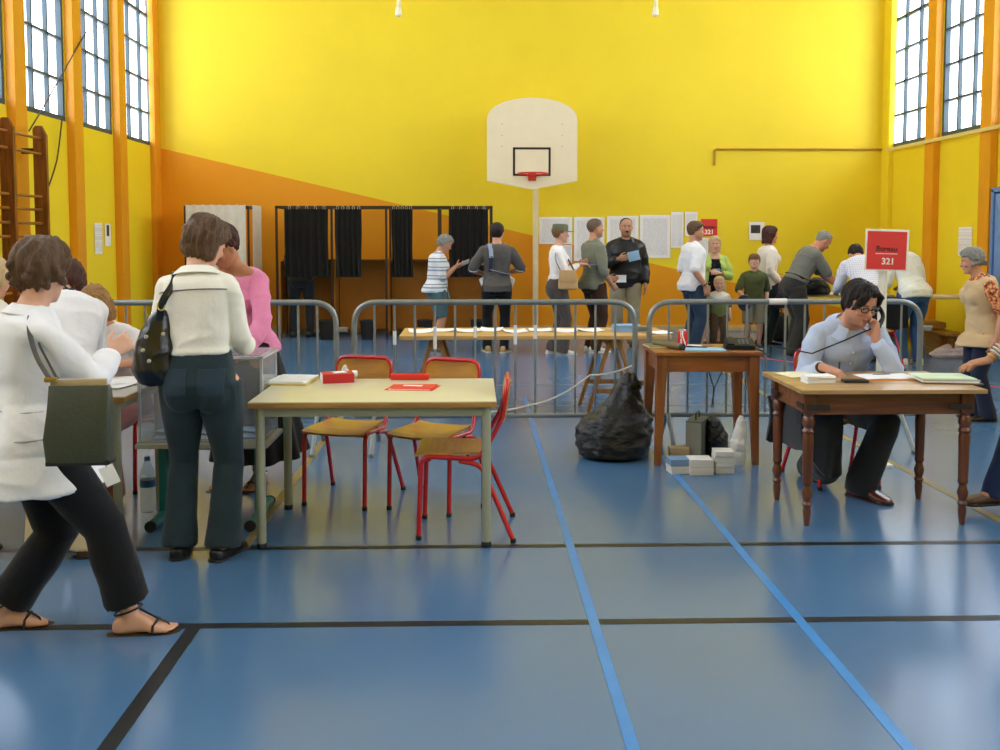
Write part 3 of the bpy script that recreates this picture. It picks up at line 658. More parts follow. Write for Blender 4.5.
MB().raw([(-.10, -.09, .002), (.10, -.09, .002), (.10, .09, .002), (-.10, .09, .002), (-.095, -.085, .03), (.095, -.085, .03), (.095, .085, .065), (-.095, .085, .065)], [(3, 2, 1, 0), (4, 5, 6, 7), (0, 1, 5, 4), (1, 2, 6, 5), (2, 3, 7, 6), (3, 0, 4, 7)]).build('phone_body', mat('black_phone_plastic', '101113', .5, spec=.25), o, angle=20)
for i in range(4):
    for j in range(3): MB().box((.0+.026*j, -.05+.026*i, .0395+.0054*i), (.018, .018, .008), rot=(R(11.6), 0, 0), bev=.002).build('key', mat('grey_key', '55585A', .4), o)
MB().box((-.06, 0, .051), (.05, .16, .012), rot=(R(11.6), 0, 0), bev=.004).build('cradle', mat('black_phone_plastic', '101113', .5, spec=.25), o)

# --- under the small desk
o = thing('file_box', 'grey box file with a carrying handle under the small desk', 'box file', tuple(floor_at(697, 457, 0)), R(-24))
MB().box((0, 0, .135), (.11, .25, .27), bev=.004).build('box_body', mat('grey_green_card', '55584E', .6), o)
MB().box((0, -.126, .135), (.10, .004, .25)).build('spine_panel', mat('grey_beige_card', '8E8A7C', .6), o, smooth=False)
MB().tube(fillet([(0, -.06, .268), (0, -.06, .315), (0, .06, .315), (0, .06, .268)], .02), .006, 8).build('handle', mat('black_plastic', '141414', .35), o)
def soft_bag(name, label, cat, loc, rz, prof, m, folds, amp, seed, parts=None, crease=1.0):
    """bag grown from a ring profile [(z, halfwidth, halfdepth)] and crumpled with creases"""
    r = random.Random(seed); o = thing(name, label, cat, loc, rz); n = 110; rows = []
    ks = [(r.uniform(2, folds), r.uniform(-9, 9), r.uniform(0, 6.3), r.uniform(.5, 1)) for _ in range(9)]
    zs_ = np.linspace(0, 1, 70); pz = np.linspace(0, 1, len(prof))
    vs = []
    for t_ in zs_:
        z, a, b, ox, oy = [np.interp(t_, pz, [p[i] for p in prof]) for i in range(5)]
        for k in range(n):
            th = 2*math.pi*k/n; d = 0
            for (f, g_, p, w) in ks: d += w*(1-abs(math.sin(round(f)*th/2+g_*t_+p))*2)
            d = d/9*amp*min(1, (z+.01)*12)
            rad = 1+d*.6; vs.append((ox+a*rad*math.cos(th), oy+b*rad*math.sin(th), max(.001, z*(1+.12*d))))
    g = np.random.default_rng(seed); A = np.array(vs); sz = A.max(0)-A.min(0); Cn = np.array([0, 0, A[:, 2].max()*.35])
    for npt, k in ((34, .15), (170, .26)):     # crumpled facets with creases between them
        pts = A[g.choice(len(A), npt, False)]+g.normal(size=(npt, 3))*sz.max()*.03; D = np.sort(np.linalg.norm(A[:, None]-pts[None], axis=2), axis=1); f = D[:, 1]-D[:, 0]
        nrm = (A-Cn)*np.array([1, 1, .45]); nrm /= np.maximum(np.linalg.norm(nrm, axis=1), 1e-6)[:, None]
        A = A+nrm*((f-f.mean())*k*crease)[:, None]*np.minimum(1, A[:, 2]*12)[:, None]
    A[:, 2] = np.maximum(A[:, 2], .001); vs = [tuple(x) for x in A]
    fs = [(i*n+k, i*n+(k+1) % n, (i+1)*n+(k+1) % n, (i+1)*n+k) for i in range(len(zs_)-1) for k in range(n)]
    fs += [tuple(range(n-1, -1, -1)), tuple((len(zs_)-1)*n+k for k in range(n))]
    MB().raw(vs, fs).build('bag_body', m, o, angle=40); return o
tg = NT('glossy_black_bin_liner'); tg.b.inputs['Base Color'].default_value = lin('09090B'); tg.b.inputs['Roughness'].default_value = .16; tg.b.inputs['Specular IOR Level'].default_value = .5
tg.bump(tg.noise(tg.coord('Object', (1, 1, 1.6)), 14, 5, .65), .7, .03); M_liner = tg.m
bp = floor_at(617, 463, 0); bag = soft_bag('rubbish_bag', 'big black rubbish bag slumped beside the small desk', 'bag', (bp.x, bp.y+.20, 0), 0,
    [(0, .19, .17, 0, 0), (.03, .25, .22, 0, 0), (.10, .27, .235, 0, 0), (.19, .265, .23, .01, 0), (.27, .235, .21, .025, 0), (.33, .18, .16, .05, 0), (.40, .135, .12, .075, 0), (.46, .10, .09, .09, 0), (.52, .075, .07, .105, 0), (.57, .05, .045, .115, 0), (.59, .015, .015, .12, 0)], M_liner, 9, .30, 5)
tie = MB()
tie.tube([(.12+.07*math.cos(a), .07*math.sin(a), .50+.02*math.sin(2*a)) for a in [k*math.pi/12 for k in range(24)]], .010, 8, closed=True).build('tied_band', M_liner, bag)
bp = floor_at(719, 459, 0)
ob = soft_bag('plastic_bag', 'glossy black plastic bag between the box file and the white bag', 'bag', (bp.x, bp.y+.09, 0), R(8), [(0, .07, .075, 0, 0), (.05, .085, .085, 0, 0), (.13, .085, .085, -.005, 0), (.2, .075, .075, -.015, 0), (.26, .05, .05, -.02, 0), (.28, .02, .02, -.03, 0)], M_liner, 8, .3, 9)
tw = NT('white_plastic_film'); tw.b.inputs['Base Color'].default_value = lin('E4E0D6'); tw.b.inputs['Roughness'].default_value = .35; tw.bump(tw.noise(tw.coord('Object'), 16, 4, .6), .6, .03)
bp = floor_at(742, 466, 0)
soft_bag('plastic_bag', 'crumpled white plastic bag against the front leg of the small desk', 'bag', (bp.x-.012, bp.y+.05, 0), R(12), [(0, .04, .04, 0, 0), (.06, .055, .045, 0, 0), (.16, .055, .045, .0, 0), (.24, .042, .04, .012, 0), (.30, .03, .028, .015, 0), (.33, .010, .010, .02, 0)], tw.m, 7, .32, 11)
def bundle(label, px, py, w, d, hs, cols, rz, grp='leaflet stacks on the floor'):
    p = floor_at(px, py, 0); o = thing('leaflet_stack', label, 'leaflets', (p.x, p.y+d/2, 0), rz, grp); z = 0
    for k, h in enumerate(hs):
        MB().box((random.uniform(-.004, .004), random.uniform(-.004, .004), z+h/2), (w, d, h-.002), rot=(0, 0, random.uniform(-.05, .05)), bev=.002).build('leaflet_bundle', cols[k % len(cols)], o); z += h
    return o
def sheets(name, col):
    t = NT(name); v = t.coord('Object', (1, 1, 160)); t.link(t.ramp(t.noise(v, 3, 2), [(.35, mul(lin(col), .8)), (.6, lin(col))]), t.b.inputs['Base Color']); t.b.inputs['Roughness'].default_value = .8; return t.m
M_wst, M_bst, M_mst = sheets('white_page_edges', 'E6E0D8'), sheets('blue_page_edges', '7E9EBE'), sheets('tan_page_edges', 'C2AA80')
bundle('leaflet stack with a blue top, nearest the rubbish bag', 681, 474.5, .135, .12, (.03, .022, .045), [M_wst, M_wst, M_bst], R(6))
bundle('widest white leaflet stack, between the blue-topped stack and the tallest one', 702, 475.5, .15, .14, (.05, .05), [M_wst], R(2))
bundle('tallest narrow leaflet stack, beside the white plastic bag', 725.5, 474, .12, .13, (.04, .035, .035, .035), [M_wst], R(-3))
bundle('low tan leaflet stack lying behind the blue-topped stack', 680, 462, .13, .10, (.045, .05), [M_mst], R(-4))

# --- desk with turned legs
M_old = wood('worn_brown_wood', '8A5226', '5A2F12', .42, 0, .8, .15); M_oldt = wood('worn_desk_top', 'B89262', '94703E', .4, 0, .6, .15); M_oldl = wood('turned_leg_wood', '70391A', '44200E', .38, 2, .8, .25)
HD = .735; DX, DY, DW, DD2 = 2.165, 5.30, .97, .70
dk = thing('writing_desk', 'old wooden writing desk with turned legs and a worn pale top', 'desk', (DX, DY, 0))
MB().box((0, 0, HD-.0115), (DW, DD2, .023), bev=.007).build('table_top', M_oldt, dk)
for sy in (-1, 1): MB().box((0, sy*.255, HD-.023-.06), (.80, .022, .12), bev=.003).build('apron', M_old, dk)
for sx in (-1, 1): MB().box((sx*.415, 0, HD-.023-.06), (.022, .50, .12), bev=.003).build('apron', M_old, dk)
leg_prof = [(.013, 0), (.017, .03), (.022, .075), (.019, .10), (.026, .115), (.019, .13), (.024, .15), (.029, .175), (.021, .20), (.019, .215), (.027, .23), (.024, .25), (.026, .29), (.027, .40), (.030, .47), (.026, .49), (.033, .505), (.024, .522), (.033, .545), (.030, .575), (.024, .585), (.030, .60)]
for sx in (-1, 1):
    for sy in (-1, 1):
        MB().lathe(leg_prof, (sx*.415, sy*.255, 0), 20).box((sx*.415, sy*.255, .655), (.066, .066, .11), bev=.004).build('leg', M_oldl, dk)
        br = MB().box((sx*.375, sy*.290, .635), (.12, .006, .028), bev=.002).box((sx*.450, sy*.22, .635), (.006, .11, .028), bev=.002)
        br.build('corner_bracket', mat('dark_iron', '3A3632', .5, metal=.6), dk)
# things on it
o = lie('envelope_stack', 'small stack of white envelopes at the front of the writing desk', 'envelopes', 818, 382, HD, R(2))
for k in range(7): MB().box((random.uniform(-.006, .006), random.uniform(-.006, .006), .003+.0055*k), (.155, .10, .0045), rot=(0, random.uniform(-.02, .02), random.uniform(-.09, .09)), bev=.001).build('envelope', M_paper, o, smooth=False)
o = lie('document_sheet', 'yellowish sheet lying at the corner of the desk behind the envelopes', 'paper', 806, 374.8, HD, R(12))
MB().grid(lambda u, v: ((u-.5)*.29, (v-.5)*.2, .003+.004*math.sin(u*4)**2), 8, 6, thick=(0, 0, -.0015)).build('sheet', mat('cream_paper', 'EFE6BE', .8), o)
o = lie('wallet', 'flat black wallet lying on the writing desk', 'wallet', 855, 382.2, HD, R(-4))
MB().box((0, 0, .008), (.13, .075, .015), bev=.006).build('wallet_body', mat('black_leather', '15120F', .4, bump=.3, bscale=120), o); MB().box((0, -.037, .008), (.12, .004, .003)).build('edge_seam', mat('grey_seam', '3A3633', .6), o)
o = lie('register_sheet', 'white sheets on an orange envelope in front of the seated man', 'papers', 889, 378, HD, R(3))
MB().box((0, 0, .002), (.33, .20, .004), bev=.001).build('orange_envelope', mat('orange_card', 'D8842A', .6), o, smooth=False)
MB().grid(lambda u, v: (-.01+(u-.5)*.30, .02+(v-.5)*.19, .0065+.003*math.sin(u*5)**2), 8, 6, thick=(0, 0, -.0015)).build('sheet', M_paper, o)
MB().box((-.01, .07, .011), (.10, .012, .002), rot=(0, 0, .06)).build('pencil', mat('grey_pencil', '6A6A70', .5), o, smooth=False)
o = lie('folder_pile', 'pile of pale green folders under the braceleted hand', 'folders', 948, 381.5, HD, R(-9))
for k, (m_, w_, d_) in enumerate(((mat('brown_card', '6E5A3C', .6), .30, .23), (M_paper, .29, .22), (mat('grey_paper', 'A8B0B0', .7), .29, .22), (mat('pale_green_paper', 'D3E6C2', .7), .285, .22))):
    MB().box((-.012*(k % 2)-.006*k, .004*k, .004+.0075*k), (w_, d_, .007), rot=(0, 0, R(2.5*k-3)), bev=.001).build('folder', m_, o, smooth=False)

# --- sign on a post
pb = floor_at(879, 467, 0); YS = pb.y+.02
sg_ = thing('sign_post', 'red sign reading bureau 321 on a white post behind the writing desk', 'sign', (pb.x, YS, 0))
tp = at(884.5, 250, YS); lean = (tp.x-pb.x); zc = tp.z
MB().prism([(-.085, -.05), (.085, -.05), (.085, .05), (-.085, .05)], .018).build('base', M_wht, sg_, smooth=False)
MB().tube([(0, 0, .015), (lean*.9, .012, zc)], .03, 4, flat=1).build('post', mat('white_post_paint', 'E2DCC8', .5), sg_, angle=30)
sw, sh = .283, .27; Mx = Matrix.Translation((lean, -.035, zc)) @ Matrix.Rotation(R(1.5), 4, 'Y')
q = MB().box((0, 0, 0), (sw, .012, sh), bev=.002); o = q.build('sign_board', mat('white_board', 'F0E8DC', .5), sg_); o.data.transform(Mx)
o2 = MB().box((-.003, -.0075, -.002), (sw-.024, .003, sh-.024)).build('red_face', M_redp, o, smooth=False); o2.data.transform(Mx)
text_mesh('Bureau', .050, 'sign_lettering', M_ink, o, Mx @ FM(-.005, .008, -.010), .001)
text_mesh('321', .058, 'sign_numerals', M_wht, o, Mx @ FM(.008, -.075, -.010), .001, True)
o2 = MB().box((-.005, -.0095, -.024), (.145, .002, .004)).build('underline', M_wht, o, smooth=False); o2.data.transform(Mx)

# --- low teal-legged table with the ballot box, and bottle
M_teal = mat('teal_enamel', '1E6E66', .35, var=.04); M_ltop = mat('pale_laminate', 'B9B3A2', .35, var=.03)
LX, LY, LH = -1.415, 5.26, .45
lt_ = thing('low_table', 'low pale-topped table on teal metal legs under the clear ballot box', 'table', (LX, LY, 0))
MB().box((0, 0, LH-.012), (.68, .42, .024), bev=.006).build('table_top', M_ltop, lt_)
for sx in (-1, 1):
    MB().tube([(sx*.255, -.24, .03), (sx*.255, .24, .03)], .027, 14).build('foot_bar', M_teal, lt_)
    for sy in (-1, 1): MB().lathe([(.029, -.012), (.030, .008)], seg=14).build('end_cap', mat('black_rubber', '1A1A1A', .6), lt_, loc=(sx*.255, sy*.245, .03), rot=(R(90), 0, 0))
    MB().box((sx*.255, 0, .24), (.045, .075, .40), bev=.012).build('leg', M_teal, lt_)
MB().box((0, 0, LH-.05), (.50, .05, .04), bev=.005).build('cross_rail', M_teal, lt_)
M_acr = clear('clear_acrylic', 'F2F4F6', .25, haze=.10); M_acre = clear('acrylic_edge', 'DDE6EA', .3, haze=.45)
ux0, ux1 = -.32, .31; UH = .44; UD = .18
ur = thing('ballot_box', 'large clear plastic ballot box on the low table', 'ballot box', (LX, LY, LH+.002))
for n_, c_, d_ in (('side_wall', (ux0, 0, UH/2), (.006, 2*UD, UH)), ('side_wall', (ux1, 0, UH/2), (.006, 2*UD, UH)), ('long_wall', (0, -UD, UH/2), (ux1-ux0, .006, UH)), ('long_wall', (0, UD, UH/2), (ux1-ux0, .006, UH)), ('box_floor', (0, 0, .004), (ux1-ux0, 2*UD, .008))):
    MB().box(c_, d_).build(n_, M_acr, ur, smooth=False)
e = MB()
for x in (ux0, ux1): e.box((x, 0, UH+.004), (.03, 2*UD+.03, .012)).box((x, -UD, UH/2), (.014, .014, UH)).box((x, UD, UH/2), (.014, .014, UH))
for y in (-UD, UD): e.box((0, y, UH+.004), (ux1-ux0, .03, .012)).box((0, y, .008), (ux1-ux0, .014, .016))
e.build('edge_frame', M_acre, ur, smooth=False)
MB().box((0, 0, UH+.014), (ux1-ux0+.02, 2*UD+.02, .008)).build('lid', M_acr, ur, smooth=False)
MB().box((.03, 0, UH+.025), (.20, .09, .014), bev=.004).build('slot_plate', mat('grey_slot_plate', '8E949A', .4), ur)
MB().box((ux0+.09, UD*.0, UH+.03), (.07, .03, .022), bev=.006).build('latch', mat('steel_latch', 'C0C2C4', .3, metal=.8), ur)
M_env = mat('blue_envelope_paper', '9FB8CE', .75)
spots = [(-.2, -.08, 9), (-.05, .05, -14), (.1, -.06, 22), (.2, .07, -30), (-.14, .09, 40), (.02, -.1, 3), (.22, -.08, -8), (-.23, .05, -20)]
for i, (x, y, rz) in enumerate(spots):
    o = thing('voting_envelope', 'pale blue envelope lying in the clear ballot box', 'envelope', (LX+x, LY+y, LH+.012+.003*(i % 4)), R(rz), 'voting envelopes inside the ballot box')
    MB().box((0, 0, .001), (.15, .095, .002)).build('envelope_body', M_env, o, smooth=False)
    MB().prism([(-.07, .045), (.07, .045), (0, .0)], .0006, Matrix.Translation((0, 0, .002))).build('flap', mat('blue_envelope_flap', '8CA8C2', .75), o, smooth=False)
p = floor_at(146, 514, 0)
o = thing('water_bottle', 'clear plastic water bottle standing on the floor by the low table', 'bottle', (p.x, p.y+.04, 0))
MB().lathe([(.030, .002), (.040, .008), (.042, .05), (.039, .07), (.042, .09), (.039, .11), (.042, .13), (.042, .20), (.036, .235), (.018, .275), (.014, .285), (.014, .295)], seg=24).build('bottle_body', clear('bottle_plastic', 'E6F0F4', .3, haze=.12), o)
MB().lathe([(.0425, .145), (.0428, .15), (.0428, .18), (.0425, .185)], seg=24).build('bottle_label', mat('blue_bottle_label', '2E5E8E', .5), o)
MB().lathe([(.0155, .288), (.016, .292), (.016, .308), (.014, .311)], seg=18).build('bottle_cap', mat('blue_cap', '3A6EA8', .4), o)

# --- polling table by the seated blonde woman
pt = thing('polling_table', 'pale table with a wooden edge at which the blonde woman sits', 'table', (-2.38, 5.25, 0)); 
MB().box((0, 0, HT-.003), (1.276, .736, .006)).build('table_top', mat('pale_grey_laminate', 'C6C4B8', .3, var=.02), pt, smooth=False)
MB().box((0, 0, HT-.018), (1.28, .74, .026), bev=.004).build('table_edge', M_edge, pt)
for sx in (-1, 1):
    MB().box((sx*.58, 0, HT-.055), (.022, .62, .045), bev=.003).build('apron', M_gleg, pt); MB().box((0, sx*.325, HT-.055), (1.13, .022, .045), bev=.003).build('apron', M_gleg, pt)
    for sy in (-1, 1): MB().tube([(sx*.58, sy*.325, 0), (sx*.58, sy*.325, HT-.03)], .0225, 14).build('leg', M_gleg, pt)
for i, (px, py, rz) in enumerate(((128, 381, 10), (116, 385, -12))):
    o = lie('voter_list', ['white list sheet at the end of the polling table', 'white list sheet under the elbow of the walking woman'][i], 'paper', px, py, HT, R(rz), 'list sheets on the polling table')
    MB().grid(lambda u, v: ((u-.5)*.21, (v-.5)*.29, .003+.005*math.sin(u*4+i)**2), 6, 6, thick=(0, 0, -.0015)).build('sheet', M_paper, o)

# --- far right counters, bench and bags
M_ftop = mat('pale_beech_laminate', 'DCC08A', .4, var=.04)
def far_table(label, cx_, cy_, w_, d_, h_=.76):
    o = thing('folding_table', label, 'table', (cx_, cy_, 0), 0, 'pale tables along the far wall')
    MB().box((0, 0, h_-.013), (w_, d_, .026), bev=.004).build('table_top', M_ftop, o)
    for sx in (-1, 1):
        for sy in (-1, 1): MB().tube([(sx*(w_/2-.08), sy*(d_/2-.08), 0), (sx*(w_/2-.05), sy*(d_/2-.05), h_-.02)], .017, 10).build('leg', M_gleg, o)
        MB().tube([(sx*(w_/2-.06), -d_/2+.06, h_-.05), (sx*(w_/2-.06), d_/2-.06, h_-.05)], .012, 8).build('leg_rail', M_gleg, o)
    return o
fx = at(820, 300, 12.9).x
far_table('pale table over which the man in the grey polo bends', fx+.33, 13.15, 1.25, .70)
far_table('pale table at which the person in the checked white shirt sits', fx+1.72, 12.55, 1.4, .75)
for i, (x, y, z, rz) in enumerate(((fx+.35, 13.05, .76, 10), (fx+.55, 12.85, .76, -20), (fx+1.45, 12.45, .76, 5), (fx+1.9, 12.5, .76, -8))):
    o = thing('ballot_sheet', ['white sheet under the hands of the man in the grey polo', 'white sheet on the far table close to the dark rucksack', 'white sheet before the person in the checked shirt', 'white sheet before the woman in jeans at the far table'][i], 'paper', (x, y, z), R(rz), 'sheets on the far tables')
    MB().grid(lambda u, v: ((u-.5)*.25, (v-.5)*.3, .003+.006*math.sin(u*4+i)**2), 6, 6, thick=(0, 0, -.0015)).build('sheet', M_paper, o)
M_nyl = cloth('charcoal_nylon', '2A2724', 160, .6)
p = at(815, 300, 12.78)
rk = soft_bag('rucksack', 'dark grey rucksack lying on the far table before the man in the grey polo', 'bag', (p.x, 12.86, .762), R(10), [(0, .22, .15, 0, 0), (.04, .25, .17, 0, 0), (.12, .22, .15, 0, 0), (.2, .12, .10, .04, 0), (.23, .03, .03, .05, 0)], M_nyl, 5, .2, 21)
MB().tube(fillet([(-.1, -.16, .06), (-.04, -.2, .14), (.1, -.17, .1)], .04), .012, 8).build('strap', mat('black_webbing', '161514', .7), rk)
p = floor_at(779, 345, 0)
rk = soft_bag('rucksack', 'black rucksack on the floor behind the boy in the green polo', 'bag', (p.x+.16, 14.2, 0), R(-10), [(0, .17, .12, 0, 0), (.05, .19, .14, 0, 0), (.25, .18, .13, 0, 0), (.38, .13, .10, .0, 0), (.43, .04, .04, .0, 0)], M_nyl, 5, .15, 23)
MB().tube(fillet([(-.03, 0, .40), (-.03, 0, .47), (.04, 0, .47), (.04, 0, .40)], .02), .010, 8).build('grab_handle', mat('black_webbing', '161514', .7), rk)
p = floor_at(925, 341, 0)
bn = thing('gym_bench', 'low wooden gym bench lying along the yellow wall', 'bench', (XR-.55, 13.1, 0), R(88))
MB().box((0, 0, .30), (2.2, .26, .035), bev=.004).build('seat', wood('bench_wood', 'B07A30', '7E4E18', .4, 0), bn); MB().box((0, 0, .16), (2.0, .03, .2), bev=.003).build('stretcher', wood('bench_wood', 'B07A30', '7E4E18', .4, 0), bn)
for sx in (-.85, .85): MB().box((sx, 0, .145), (.04, .24, .28), bev=.003).build('leg', wood('bench_leg_wood', '9A6424', '6A3E12', .4, 2), bn)
o = thing('cushion', 'tan cushion lying on the gym bench', 'cushion', (XR-.57, 12.85, .319), R(85))
MB().box((0, 0, .05), (.55, .30, .09), bev=.04).build('cushion_body', cloth('tan_cover', 'C8923C', 140), o); MB().tube([(-.25, -.145, .05), (.25, -.145, .05)], .006, 6).build('seam', cloth('tan_piping', 'A87428', 140), o)
p = floor_at(958, 358, 0)
ob = soft_bag('plastic_bag', 'pale pink and white bag lying on the floor near the bench', 'bag', (p.x, p.y+.1, 0), R(10), [(0, .30, .12, 0, 0), (.04, .34, .15, 0, 0), (.10, .30, .13, 0, 0), (.16, .18, .09, .04, 0), (.19, .05, .03, .06, 0)], mat('pinkish_white_film', 'F0DCDA', .5, var=.12, nscale=14, bump=.4, bscale=20), 6, .3, 31)
# cable running up to the small desk
a = Vector((at(640, 345, 6.95).x, 6.965, at(640, 345, 6.965).z)); b = at(546, 401, 6.965)
cord([(xc-.02, 6.955, .60), at(590, 375, 6.96), at(546, 401, 6.965), at(470, 413, 6.965), at(390, 411, 6.965), at(345, 414, 6.965)], .006, 'white_cable', 'white cable tied along the lower rail of the barrier and rising by the small desk', 'cable', mat('white_cable_sheath', 'E2DDD0', .5), .02)

for i, (x0_, x1_) in enumerate(((703, 711), (716, 713))):
    a, b = at(x0_+6, 372, 6.93), floor_at(x1_, 418, .30); b = Vector((at(x1_, 418, 6.80).x, 6.80, .32))
    cord([a, (a+b)/2+Vector((.03*(1-2*i), 0, .0)), b], .004, 'power_cable', ['thin black cable hanging behind the small desk above the box file', 'thin black cable hanging behind the small desk above the black plastic bag'][i], 'cable', mat('black_plastic', '141414', .35))
# ------------------------------------------------------------------ people: skeleton, body, clothes
V = lambda *a: np.array(a, float)
def unit(v): n = np.linalg.norm(v); return v/n if n > 1e-9 else v
def loft(rings):
    """closed surface through rings of equal point count -> (verts, faces)"""
    n = len(rings[0]); vs = np.concatenate(rings); m = len(rings); fs = []
    for i in range(m-1):
        for k in range(n): fs.append((i*n+k, i*n+(k+1) % n, (i+1)*n+(k+1) % n, (i+1)*n+k))
    fs.append(tuple(range(n-1, -1, -1))); fs.append(tuple((m-1)*n+k for k in range(n)))
    return vs, fs
def ering(c, r, f, hw, hd, n=24, ex=2.2):
    a = np.arange(n)*2*math.pi/n; ca, sa = np.cos(a), np.sin(a); p = 2/ex
    x = hw*np.sign(ca)*np.abs(ca)**p; y = hd*np.sign(sa)*np.abs(sa)**p
    return c+np.outer(x, r)+np.outer(y, f)
def limb(pts, rad, n=16, flat=None, cap=True):
    pts = [np.array(p, float) for p in pts]; m = len(pts); rings = []
    T = [unit(pts[min(i+1, m-1)]-pts[max(i-1, 0)]) for i in range(m)]
    u = V(0, 1, 0) if abs(T[0][1]) < .8 else V(0, 0, 1)
    for i in range(m):
        u = unit(u-T[i]*u.dot(T[i])); w = np.cross(T[i], u); ru = rad[i]*(flat[i] if flat else 1)
        if i == 0 and cap: rings.append(ering(pts[0]-T[0]*rad[0]*.6, w, u, rad[0]*.55, ru*.55, n, 2)); rings.append(ering(pts[0]-T[0]*rad[0]*.3, w, u, rad[0]*.85, ru*.85, n, 2))
        rings.append(ering(pts[i], w, u, rad[i], ru, n, 2))
    if cap: rings.append(ering(pts[-1]+T[-1]*rad[-1]*.35, w, u, rad[-1]*.85, ru*.85, n, 2)); rings.append(ering(pts[-1]+T[-1]*rad[-1]*.65, w, u, rad[-1]*.5, ru*.5, n, 2))
    return loft(rings)
def ell(c, rx, ry, rz, M=None, n=16, m=10):
    rings = []
    for i in range(1, m):
        t = math.pi*i/m; a = np.arange(n)*2*math.pi/n
        p = np.stack([rx*math.sin(t)*np.cos(a), ry*math.sin(t)*np.sin(a), np.full(n, -rz*math.cos(t))], 1)
        rings.append((p @ M.T if M is not None else p)+c)
    return loft(rings)
def vox(parts, size, smooth=2, name='m', pre=None):
    vs, fs = [], []; o = 0
    for p, f in parts:
        vs.append(p); fs += [tuple(i+o for i in q) for q in f]; o += len(p)
    me = bpy.data.meshes.new(name); me.from_pydata(np.concatenate(vs).tolist(), [], fs)
    bm = bmesh.new(); bm.from_mesh(me); bmesh.ops.recalc_face_normals(bm, faces=bm.faces); bm.to_mesh(me); bm.free()
    ob = bpy.data.objects.new(name, me); COL.objects.link(ob)
    m = ob.modifiers.new('r', 'REMESH'); m.mode = 'VOXEL'; m.voxel_size = size; m.use_smooth_shade = True
    if smooth: s = ob.modifiers.new('s', 'SMOOTH'); s.iterations = smooth; s.factor = .5
    dg = bpy.context.evaluated_depsgraph_get(); out = bpy.data.meshes.new_from_object(ob.evaluated_get(dg))
    bpy.data.objects.remove(ob); bpy.data.meshes.remove(me); out.name = name
    return out
def get_co(me):
    a = np.empty(len(me.vertices)*3, np.float32); me.vertices.foreach_get('co', a); return a.reshape(-1, 3).astype(float)
def get_no(me):
    a = np.empty(len(me.vertices)*3, np.float32); me.vertices.foreach_get('normal', a); return a.reshape(-1, 3).astype(float)
def set_co(me, co):
    me.vertices.foreach_set('co', co.astype(np.float32).ravel()); me.update()
def wav(co, freq, seed, n=10):
    r = np.random.default_rng(seed); out = np.zeros(len(co))
    for k in range(n):
        d = r.normal(size=3); d /= np.linalg.norm(d); f = freq*r.uniform(.6, 1.6)
        ph = co @ d*f+r.uniform(0, 6.28); w2 = co @ r.normal(size=3)*freq*.35
        out += np.sin(ph+1.2*np.sin(w2+k))
    return out/math.sqrt(n)
def wrinkle(me, amp, freq, seed, stretch=(1, 1, 1)):
    co = get_co(me); h = wav(co*np.array(stretch), freq, seed); g = wav(co*np.array(stretch), freq*.55, seed+50); h = .55*h+1.5*(.5-np.abs(np.tanh(g*1.2))); h = np.maximum(h, -.9)+.9; h *= .75
    set_co(me, co+get_no(me)*(amp*h)[:, None])
def mobj(name, me, m, parent):
    me.materials.clear(); me.materials.append(m); o = bpy.data.objects.new(name, me); COL.objects.link(o); o.parent = parent
    me.polygons.foreach_set('use_smooth', [True]*len(me.polygons)); return o
def skin_mat():
    t = NT('skin'); a = t.add('ShaderNodeVertexColor'); a.layer_name = 'Col'
    f = t.noise(t.coord('Object'), 30, 3); mx = t.add('ShaderNodeMix', data_type='RGBA'); mx.blend_type = 'MULTIPLY'; mx.inputs['Factor'].default_value = .5
    t.link(a.outputs['Color'], mx.inputs['A']); t.link(t.ramp(f, [(.3, (.86, .82, .80, 1)), (.7, (1, 1, 1, 1))]), mx.inputs['B'])
    t.link(mx.outputs['Result'], t.b.inputs['Base Color']); t.b.inputs['Roughness'].default_value = .5; t.b.inputs['Specular IOR Level'].default_value = .4
    t.b.inputs['Subsurface Weight'].default_value = .0; return t.m
M_skin = skin_mat()
def hair_mat(name, col, k=.35):
    if name in _mats: return _mats[name]
    t = NT(name); c = lin(col); f = t.noise(t.coord('Object', (9, 9, 1.4)), 16, 4, .7)
    t.link(t.ramp(f, [(.3, mul(c, 1-k)), (.7, mul(c, 1+k*1.2))]), t.b.inputs['Base Color']); t.b.inputs['Roughness'].default_value = .45; t.b.inputs['Specular IOR Level'].default_value = .35
    t.bump(f, .7, .02); _mats[name] = t.m; return t.m
M_eye = mat('eye_white', 'E8E4DE', .2, var=.01); M_iris = mat('dark_iris', '2A1C12', .15)

TORSO = {'m': [(-.078, .045, .040, -.012), (-.055, .083, .058, -.010), (-.012, .096, .066, -.012), (.04, .090, .060, -.004), (.09, .083, .056, .003), (.14, .087, .059, .004), (.20, .098, .066, .002), (.245, .104, .063, -.003), (.272, .094, .050, -.008), (.292, .062, .040, -.009), (.308, .038, .038, -.006), (.33, .0335, .036, 0), (.372, .034, .038, .006)],
         'f': [(-.078, .045, .040, -.012), (-.055, .090, .062, -.012), (-.012, .103, .070, -.014), (.04, .092, .060, -.006), (.09, .074, .052, .002), (.14, .079, .054, .003), (.20, .088, .058, .0), (.245, .092, .056, -.005), (.272, .084, .046, -.009), (.292, .054, .036, -.009), (.308, .034, .034, -.006), (.33, .030, .032, 0), (.372, .031, .034, .006)]}
class Sk: pass
def ik(a, t, l1, l2, pole):
    d = t-a; L = np.linalg.norm(d); Lm = (l1+l2)*.995
    if L > Lm: t = a+d/L*Lm; d = t-a; L = Lm
    L = max(L, abs(l1-l2)+.01); u = unit(d); x = (l1*l1-l2*l2+L*L)/(2*L); h = math.sqrt(max(0, l1*l1-x*x))
    p = unit(pole-u*pole.dot(u)); return a+u*x+p*h, t
